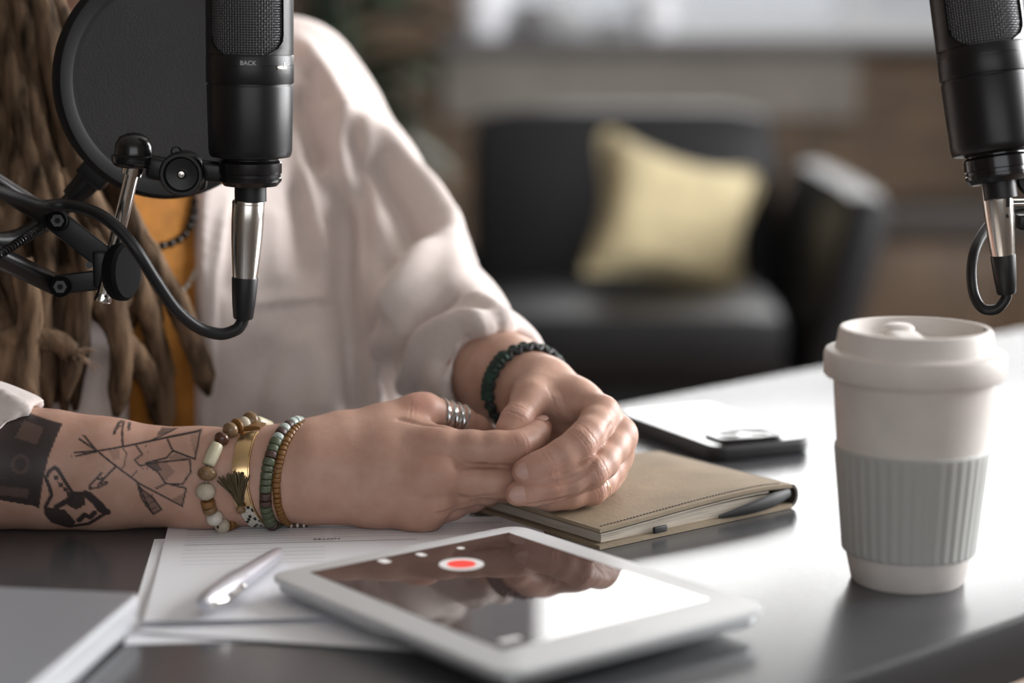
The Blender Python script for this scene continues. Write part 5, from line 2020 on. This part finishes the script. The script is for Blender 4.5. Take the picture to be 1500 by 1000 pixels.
# eyes and brows (above the frame of the photo)
M_eye = mat('eye_white', (0.75, 0.72, 0.70), 0.15)
M_iris = mat('brown_iris', (0.06, 0.03, 0.015), 0.1)
for s_ in (-1, 1):
    e_ = T(s_ * .032, .0985, .512)
    eye = obj('eye', MB().sphere(e_, .0155, 20, 14), M_eye, person)
    obj('iris', MB().sphere(e_ + Tn * .0118, .0062, 16, 10, (.75, .75, 1)), M_iris, eye)
    for z_, q_ in ((.0085, 1), (-.0085, -1)):
        obj('eyelid', MB().tube([T(s_ * .032 + x_, .1125 - 18 * x_ * x_, .512 + z_ * (1 - (x_ / .019) ** 2)) for x_ in np.linspace(-.017, .017, 9)], [.002, .0036, .0042, .0045, .0045, .0045, .0042, .0036, .002], 8), M_skin, person)
    obj('eyebrow', MB().tube([T(s_ * (.012 + x_), .118 - 7 * x_ * x_, .535 + .006 * math.sin(x_ / .04 * PI)) for x_ in np.linspace(0, .040, 9)], [.002, .003, .0034, .0034, .0032, .003, .0026, .002, .001], 8), M_lock, person)
# hair cap and the locks down the back
FH = Field(T(0, -.03, .50) - .17, T(0, -.03, .50) + .17, 0.005)
add_chain(FH, [T(0, -.008, .530), T(0, -.030, .500), T(0, -.040, .440)], [.0985, .100, .080], kin=.03, kout=.002)
sl, g = FH.sub(T(0, -.03, .50) - .17, T(0, -.03, .50) + .17)
pd_ = (g[0] - TC[0]) * Tn[0] + (g[1] - TC[1]) * Tn[1] - (.035 + 1.1 * np.maximum(g[2] - .545, 0))
FH.D = smax(FH.D, pd_.astype(np.float32), .01)
VH, QH = surface(FH)
fast_mesh('hair_cap', relax(VH, QH, 3), QH, M_lock, person)


def back_lock(a):
    w_ = rl.uniform(-.01, .01)
    pts = [T(a * .5, -.05, .605), T(a, -.115 + abs(a) * .5, .52), T(a * 1.05 + w_, -.135 + abs(a) * .4, .40), T(a * 1.1, -.165, .24), T(a * 1.1 + w_, -.172, .08), T(a * 1.05, -.170, -.06 - rl.random() * .1)]
    q_ = spline(pts, 7)
    n_ = len(q_)
    obj('dreadlock', MB().tube(q_, [rl.uniform(.0085, .0105) * min(1, (n_ - 1 - i) / 4 + .3) for i in range(n_)], 12), M_lock, person, angle=None)


for k_ in range(13):
    back_lock(-.105 + .0175 * k_)
front_locks = [
    ([(-20, -120), (-2, 10), (20, 100), (30, 180), (33, 250), (22, 310), (-10, 380)], .0088),
    ([(20, -120), (28, 0), (44, 110), (62, 210), (92, 310), (120, 380), (112, 480), (96, 590)], .0080),
    ([(50, -120), (58, 0), (84, 130), (112, 240), (150, 330), (190, 400), (224, 480), (238, 560), (238, 650)], .0082),
    ([(70, -130), (78, 0), (96, 90), (112, 170), (128, 260), (165, 345), (205, 420), (238, 470)], .0072),
    ([(-10, -100), (10, 60), (40, 200), (64, 300), (70, 380), (60, 460), (72, 600)], .0085),
    ([(150, 200), (188, 320), (228, 388), (262, 450), (290, 520), (306, 580)], .0080),
    ([(110, 340), (140, 430), (180, 500), (222, 560), (242, 640)], .0085),
    ([(-30, 290), (4, 320), (18, 365), (50, 394), (100, 398), (150, 380)], .0064),
    ([(-60, 480), (-10, 492), (40, 494), (84, 500), (112, 524)], .0080),
    ([(90, 250), (130, 330), (160, 420), (178, 520), (170, 610)], .0082),
    ([(-40, 380), (-10, 430), (10, 520), (4, 610)], .0085),
    ([(30, 380), (44, 450), (38, 540), (48, 620)], .0085),
]
for i_, (pts, r) in enumerate(front_locks):
    tipp = lock(pts, r, .016 + .004 * (i_ % 3))
    if i_ == 8:
        mb = MB()
        e_ = tipp[-4]
        for _ in range(34):
            d_ = np.array((rl.uniform(.3, 1.1), rl.uniform(-.25, .25), rl.uniform(-.85, .15)))
            L0 = rl.uniform(.008, .022)
            mb.tube(spline([e_ + np.array((rl.uniform(-.006, .004), rl.uniform(-.004, .004), rl.uniform(-.005, .005))), e_ + d_ * L0 * .5 + np.array((0, 0, .002)), e_ + d_ * L0], 3), [.0006, .0006, .0005, .0005, .0004, .0003, .0002], 4)
        h = obj('frayed_tip', mb, mat('frayed_hair', (0.26, 0.175, 0.115), 0.8, var=0.3, vscale=200), person, angle=None)
        h['kind'] = 'stuff'
# ------------------------------------------------------------------ bracelets, rings, necklaces
def bead_colour(name, c, rough=0.35, **kw):
    return mat('bead_' + name, c, rough, **kw)


B_white = bead_colour('white_speckled', (0.40, 0.30, 0.16), 0.5, col2=(0.66, 0.61, 0.52), var=0.35, vscale=330)
B_tan = bead_colour('tan', (0.19, 0.115, 0.055), 0.3, var=0.25, vscale=200)
B_brown = bead_colour('dark_brown', (0.075, 0.030, 0.016), 0.2)
B_ivory = bead_colour('ivory', (0.58, 0.53, 0.38), 0.35)
B_amber = bead_colour('amber', (0.20, 0.090, 0.022), 0.4, var=0.3, vscale=150)
B_green = bead_colour('olive_green', (0.085, 0.10, 0.058), 0.4, var=0.2, vscale=300)
B_mint = bead_colour('pale_mint', (0.40, 0.46, 0.42), 0.4)
B_plum = bead_colour('plum_brown', (0.065, 0.035, 0.027), 0.45)
B_bone = bead_colour('bone', (0.60, 0.56, 0.50), 0.4)
B_black = bead_colour('black', (0.012, 0.012, 0.012), 0.25)
M_gold = mat('polished_gold', (0.66, 0.46, 0.24), 0.2, metal=1.0)
M_tassel = mat('olive_thread', (0.10, 0.075, 0.035), 0.7)
M_cordage = mat('cord_thread', (0.42, 0.35, 0.24), 0.8)
M_wire = mat('silver_wire', (0.62, 0.63, 0.63), 0.18, metal=1.0)
M_weave = mat('green_black_cord', (0.010, 0.020, 0.015), 0.75, col2=(0.018, 0.055, 0.040), vscale=120)


def arm_at(px):
    """centre, half height and half depth of the forearm at a photo column."""
    xs = [p[0] for p in arm_px]
    f = lambda i: float(np.interp(px, xs, [p[i] for p in arm_px]))
    c = Q(px, f(1), f(2))
    return c, f(3), f(3) * 0.88


def on_arm(px, th, off):
    """th = 0 faces the viewer, 90 is the top."""
    c, a, b = arm_at(px)
    t_ = math.radians(th)
    p = c + np.array((0, -math.cos(t_) * (b + off), math.sin(t_) * (a + off)))
    p[2] = max(p[2], 0.0012 + max(off, 0) * 0.9)
    return p


def loop_path(ctrl, n=180):
    """ctrl: (angle, px) pairs over one turn; returns px for any angle."""
    th = np.array([c[0] for c in ctrl], float)
    px = np.array([c[1] for c in ctrl], float)
    return lambda t_: float(np.interp(t_ % 360, th, px, period=360))


def bead_shape(kind, m):
    """a bead of radius 1 along its local z axis; shared mesh data."""
    key = 'bead_' + kind
    if key not in bead_shape.cache:
        if kind == 'ball':
            pr = [(0.18, -.93), (.45, -.88), (.75, -.66), (.95, -.3), (1, 0), (.95, .3), (.75, .66), (.45, .88), (.18, .93)]
        elif kind == 'long':
            pr = [(0.2, -1), (.8, -.97), (.95, -.85), (1, -.3), (1, .3), (.95, .85), (.8, .97), (.2, 1)]
        else:
            pr = [(0.3, -1), (.88, -1), (.97, -.8), (1, -.4), (1, .4), (.97, .8), (.88, 1), (.3, 1)]
        mb = MB().lathe([(r, z) for r, z in pr], 20)
        vs, fs = mb.arrays()
        me = bpy.data.meshes.new(key)
        me.from_pydata(vs.tolist(), [], fs)
        me.polygons.foreach_set('use_smooth', [True] * len(me.polygons))
        bead_shape.cache[key] = me
    return bead_shape.cache[key]


bead_shape.cache = {}


def put_bead(parent, kind, m, p, d, r, half, name='bead'):
    me = bead_shape(kind, m)
    o = bpy.data.objects.new(name, me)
    COL.objects.link(o)
    o.parent = parent
    if len(me.materials) == 0:
        me.materials.append(m)
    o.material_slots[0].link = 'OBJECT'
    o.material_slots[0].material = m
    d = Vector(d).normalized()
    q = d.to_track_quat('Z', 'Y')
    o.matrix_basis = Matrix.Translation(Vector(p) - Vector(root_loc(parent))) @ q.to_matrix().to_4x4() @ Matrix.Diagonal((r, r, half, 1))
    return o


def string_beads(parent, path, off, seq, start, step_scale=1.0, end=None):
    """seq of (kind, material, radius, half length) laid one after the other from angle start, turning downwards at the front."""
    t_ = start
    k_ = 0
    lim = (end if end is not None else start - 352)
    first = True
    while t_ > lim:
        kind, m, r, hl = seq[k_ % len(seq)]
        # advance by half length, place, advance again
        def adv(t_, L_):
            p0_ = on_arm(path(t_), t_, off)
            s_ = 0
            while s_ < L_:
                t2 = t_ - 0.6
                p1_ = on_arm(path(t2), t2, off)
                s_ += max(np.linalg.norm(p1_ - p0_), 2e-5)
                t_, p0_ = t2, p1_
            return t_
        tm_ = adv(t_, hl)
        p = on_arm(path(tm_), tm_, max(off, r * .92))
        d = on_arm(path(tm_ - 3), tm_ - 3, r) - on_arm(path(tm_ + 3), tm_ + 3, r)
        put_bead(parent, kind, m, p, d, r, hl)
        t_ = adv(tm_, hl * step_scale)
        k_ += 1
    return k_


mm = 0.001
# bracelet of large mixed beads
pth = loop_path([(0, 312), (25, 316), (50, 328), (72, 344), (92, 364), (120, 385), (180, 392), (240, 372), (275, 352), (300, 338), (320, 326), (340, 316)])
b1 = thing('bracelet', 'loose bracelet of large mixed brown and ivory beads, nearest the tattoos', 'bracelet', on_arm(330, -90, 0))
seq = [('ball', B_white, 4.6, 4.4), ('disc', B_amber, 5.0, 1.3), ('ball', B_tan, 5.0, 4.8), ('ball', B_brown, 4.7, 4.5), ('long', B_ivory, 4.1, 8.0), ('ball', B_tan, 5.9, 4.9), ('ball', B_white, 6.1, 5.9),
       ('disc', B_amber, 4.4, 2.3), ('disc', B_tan, 4.4, 2.2), ('ball', B_bone, 5.2, 5.0), ('ball', B_white, 5.0, 4.8), ('disc', B_amber, 4.6, 2.0), ('ball', B_tan, 4.8, 4.6), ('ball', B_brown, 4.7, 4.5),
       ('long', B_ivory, 4.1, 7.5), ('ball', B_white, 5.2, 5.0), ('ball', B_tan, 5.0, 4.8), ('ball', B_brown, 4.7, 4.5), ('disc', B_amber, 4.8, 2.0)]
string_beads(b1, pth, .0045, [(k_, m_, r * mm, h * mm * .93) for k_, m_, r, h in seq], 94)
cordp = [on_arm(pth(t_), t_, .004) for t_ in range(0, 361, 5)]
obj('cord', MB().tube(cordp, .0007, 6, caps=False), M_cordage, b1)

# gold plate bracelet with a tassel and a woven bead band
pth2 = loop_path([(0, 360), (30, 361), (60, 366), (90, 376), (130, 390), (180, 396), (240, 392), (280, 384), (310, 376), (335, 366)])
b2 = thing('bracelet', 'gold plated bracelet with an olive tassel and a black and white bead band', 'bracelet', on_arm(365, -90, 0))


def arm_band(path, t0, t1, half_px, off, th, n=40):
    vs, fs = [], []
    for lay, o_ in ((0, off + th), (1, off)):
        for i in range(n + 1):
            t_ = t0 + (t1 - t0) * i / n
            for sx in (-1, -.5, 0, .5, 1):
                crown = th * .35 * (1 - sx * sx) if lay == 0 else 0
                vs.append(on_arm(path(t_) + sx * half_px, t_, o_ + crown))
    N_ = (n + 1) * 5
    g = lambda l, i, j: l * N_ + i * 5 + j
    for i in range(n):
        for j in range(4):
            fs += [(g(0, i, j), g(0, i, j + 1), g(0, i + 1, j + 1), g(0, i + 1, j)), (g(1, i, j), g(1, i + 1, j), g(1, i + 1, j + 1), g(1, i, j + 1))]
        fs += [(g(0, i, 0), g(0, i + 1, 0), g(1, i + 1, 0), g(1, i, 0)), (g(0, i, 4), g(1, i, 4), g(1, i + 1, 4), g(0, i + 1, 4))]
    for j in range(4):
        fs += [(g(0, 0, j), g(1, 0, j), g(1, 0, j + 1), g(0, 0, j + 1)), (g(0, n, j), g(0, n, j + 1), g(1, n, j + 1), g(1, n, j))]
    return MB().add(np.array(vs), fs)


obj('gold_plate', arm_band(pth2, 72, -22, 11.5, .0016, .0012), M_gold, b2, angle=50)
obj('plate_edge', MB().tube([on_arm(pth2(t_) + 11.5, t_, .0024) for t_ in range(72, -80, -3)], .0008, 8), M_gold, b2)
obj('strap', arm_band(pth2, 288, 72, 9, .0006, .0012, 60), M_tassel, b2)
obj('clasp', arm_band(pth2, 96, 78, 12, .002, .0022, 8), B_amber, b2)
for t_ in range(-24, -74, -5):
    for j in range(-2, 3):
        p = on_arm(pth2(t_) + j * 4.4, t_, .0019)
        d = on_arm(pth2(t_ - 2) + j * 4.4, t_ - 2, .0019) - on_arm(pth2(t_ + 2) + j * 4.4, t_ + 2, .0019)
        m_ = B_black if ((t_ // 5 + abs(j)) % 4 == 0) else B_bone
        put_bead(b2, 'disc', m_, p, d, .00105, .00115)
tk = on_arm(361, -22, .006)
obj('tassel_bead', MB().sphere(tk, .0031, sc=(1, 1, .9)), B_tan, b2)
rt_ = random.Random(5)
tm_ = MB()
for _ in range(90):
    e_ = np.array((rt_.uniform(-.0135, .0050), rt_.uniform(-.0030, .0030), 0.0225 - rt_.random() * .004))
    e_[2] -= abs(e_[0] + .003) * .35
    p0_ = tk + np.array((rt_.uniform(-.0012, .0012), rt_.uniform(-.001, .001), .002))
    tm_.tube([p0_, p0_ + e_ * (.38, 1, .5), p0_ + e_ + np.array((0, -.0015, 0))], [.00036, .0004, .0003], 4)
ts = obj('tassel', tm_, M_tassel, b2, angle=None, label='olive thread tassel')

# green disc beads, amber disc beads
pth3 = loop_path([(0, 397), (20, 400), (45, 408), (70, 420), (90, 433), (120, 441), (180, 440), (240, 424), (280, 408), (310, 400), (335, 396)])
b3 = thing('bracelet', 'bracelet of olive green disc beads with plum spacers', 'bracelet', on_arm(405, -90, 0))
rs = random.Random(8)
seq = []
for i in range(75):
    m_ = B_plum if i % 6 in (5,) or i % 11 == 7 else (B_mint if i < 9 else B_green)
    seq.append(('disc', m_, rs.uniform(.0036, .0040), rs.choice((.0017, .0020, .0022))))
string_beads(b3, pth3, .0036, seq, 125)
obj('cord', MB().tube([on_arm(pth3(t_), t_, .0033) for t_ in range(0, 361, 6)], .0006, 6, caps=False), B_black, b3)
pth4 = loop_path([(0, 412), (20, 415), (45, 422), (70, 434), (90, 447), (120, 456), (180, 456), (240, 442), (280, 428), (310, 418), (335, 413)])
b4 = thing('bracelet', 'bracelet of thin amber brown disc beads, nearest the hand', 'bracelet', on_arm(420, -90, 0))
seq = [('disc', B_amber if i > 6 else B_tan, rs.uniform(.0024, .0026), rs.choice((.0011, .0013, .0015))) for i in range(120)]
string_beads(b4, pth4, .0024, seq, 125)
obj('cord', MB().tube([on_arm(pth4(t_), t_, .0027) for t_ in range(0, 361, 6)], .0005, 6, caps=False), B_black, b4)
# small bead end lying on the paper beside the bracelets
b5 = thing('bracelet', 'thin bracelet of tiny dark and pale beads peeking out under the wrist', 'bracelet', P(436, 768, .003))
for i in range(9):
    p = P(424 + i * 3.0, 769 - .02 * (i - 3) ** 2, .0030)
    put_bead(b5, 'ball', (B_plum, B_bone, B_brown)[i % 3], p, (1, 0, 0), .0016, .0014)


# ---- dark braided bracelet on the other wrist
def ring_around(c, ax, a, b, up=(0, 0, 1)):
    ax = np.array(ax) / np.linalg.norm(ax)
    u = np.array(up) - ax * (np.array(up) @ ax)
    u /= np.linalg.norm(u)
    w = np.cross(ax, u)
    return lambda t_, o=0.0, s=0.0: np.array(c) + (u * math.cos(t_) * (a + o) + w * math.sin(t_) * (b + o)) + ax * s


fa, fb = J(742, 556, 1.335), J(780, 573, 1.300)
wa = (fb - fa) / np.linalg.norm(fb - fa)
wc = fa * .18 + fb * .82
rg = ring_around(wc, wa, .0268, .0268)
b6 = thing('bracelet', 'dark green and black braided cord bracelet on the far wrist', 'bracelet', wc)
for k_ in range(4):
    pts = []
    for i in range(181):
        t_ = 2 * PI * i / 180
        pts.append(rg(t_, .0016 + .0011 * math.sin(24 * t_ + k_ * PI), (k_ - 1.5) * .0024 + .0011 * math.cos(24 * t_ + k_ * PI / 2)))
    obj('braid_strand', MB().tube(pts, .0017, 7, caps=False), M_weave if k_ in (1, 2) else M_black, b6)
kt = [rg(t_, .0034, .0) for t_ in np.linspace(1.15, 2.25, 16)]
for sgn_ in (1,):
    kt2 = [rg(t_ * sgn_, .0030, .001) for t_ in np.linspace(.6, 1.7, 18)]
    obj('slider_knot', MB().tube(kt2, [.0034 + .0006 * (i % 2) for i in range(18)], 10, flat=(1, 1.5)), M_weave, b6)

# ---- rings
ta, tb = J(636, 606, 1.261), J(678, 619, 1.271)
td = (tb - ta) / np.linalg.norm(tb - ta)
wr = thing('ring', 'wide silver wire wrapped ring on the thumb', 'ring', (ta + tb) / 2)
for i in range(9):
    o_ = (i - 4) * .00185
    c_ = (ta + tb) / 2 + td * o_
    tilt = td + np.array((0, .1, 1)) * .22 * math.sin(i * 2.1)
    r_ = .0108 + .0003 * math.cos(i * 1.7)
    f_ = ring_around(c_, tilt, r_, r_)
    obj('wire_turn', MB().tube([f_(t_) for t_ in np.linspace(0, 2 * PI, 49)], .00078, 8, caps=False), M_wire, wr)
a_, b_ = J(880, 706, 1.229), J(868, 717, 1.2215)
rd = (b_ - a_) / np.linalg.norm(b_ - a_)
f_ = ring_around((a_ + b_) / 2, rd, .0090, .0090)
tr_ = thing('ring', 'thin gold ring on a finger resting on the notebook', 'ring', (a_ + b_) / 2)
obj('band', MB().tube([f_(t_) for t_ in np.linspace(0, 2 * PI, 49)], .0009, 8, caps=False), M_gold, tr_)
f_ = ring_around((a_ + b_) / 2 + rd * .0022, rd, .0089, .0089)
obj('second_band', MB().tube([f_(t_) for t_ in np.linspace(0, 2 * PI, 49)], .0007, 8, caps=False), M_gold, tr_)

# ---- necklaces over the orange top
def chain_on(pts, r, off):
    q = []
    for x_, y_ in pts:
        p = march(FT, x_, y_)
        if p is not None:
            q.append(p - np.array((0, off, 0)))
    return spline(q, 14)


def beads_along(parent, path, r, mats, name='bead'):
    s_ = 0
    last = path[0]
    k_ = 0
    acc_ = 0
    for i in range(1, len(path)):
        acc_ += np.linalg.norm(path[i] - path[i - 1])
        if acc_ >= 2 * r:
            put_bead(parent, 'ball', mats[k_ % len(mats)], path[i], path[i] - path[i - 1], r, r, name)
            acc_ = 0
            k_ += 1
    return k_


np1 = chain_on([(288, 270), (284, 312), (272, 342), (248, 357), (218, 359), (190, 345), (165, 310), (150, 260)], .0028, .0034)
n1_ = thing('necklace', 'black bead necklace hanging over the orange top', 'necklace', np1[len(np1) // 2])
beads_along(n1_, np1, .0029, [B_black])
obj('string', MB().tube(np1, .0006, 5), B_black, n1_)
np2 = chain_on([(292, 385), (275, 418), (250, 436), (228, 441), (205, 432), (180, 405), (160, 360)], .002, .0026)
n2_ = thing('necklace', 'necklace of small pearly white beads below the black one', 'necklace', np2[len(np2) // 2])
beads_along(n2_, np2, .0020, [B_bone])
obj('string', MB().tube(np2, .0005, 5), B_bone, n2_)

# ------------------------------------------------------------------ lift everything so that the floor is z = 0
for o in scn.objects:
    if o.parent is None:
        o.location.z += TABLE_Z
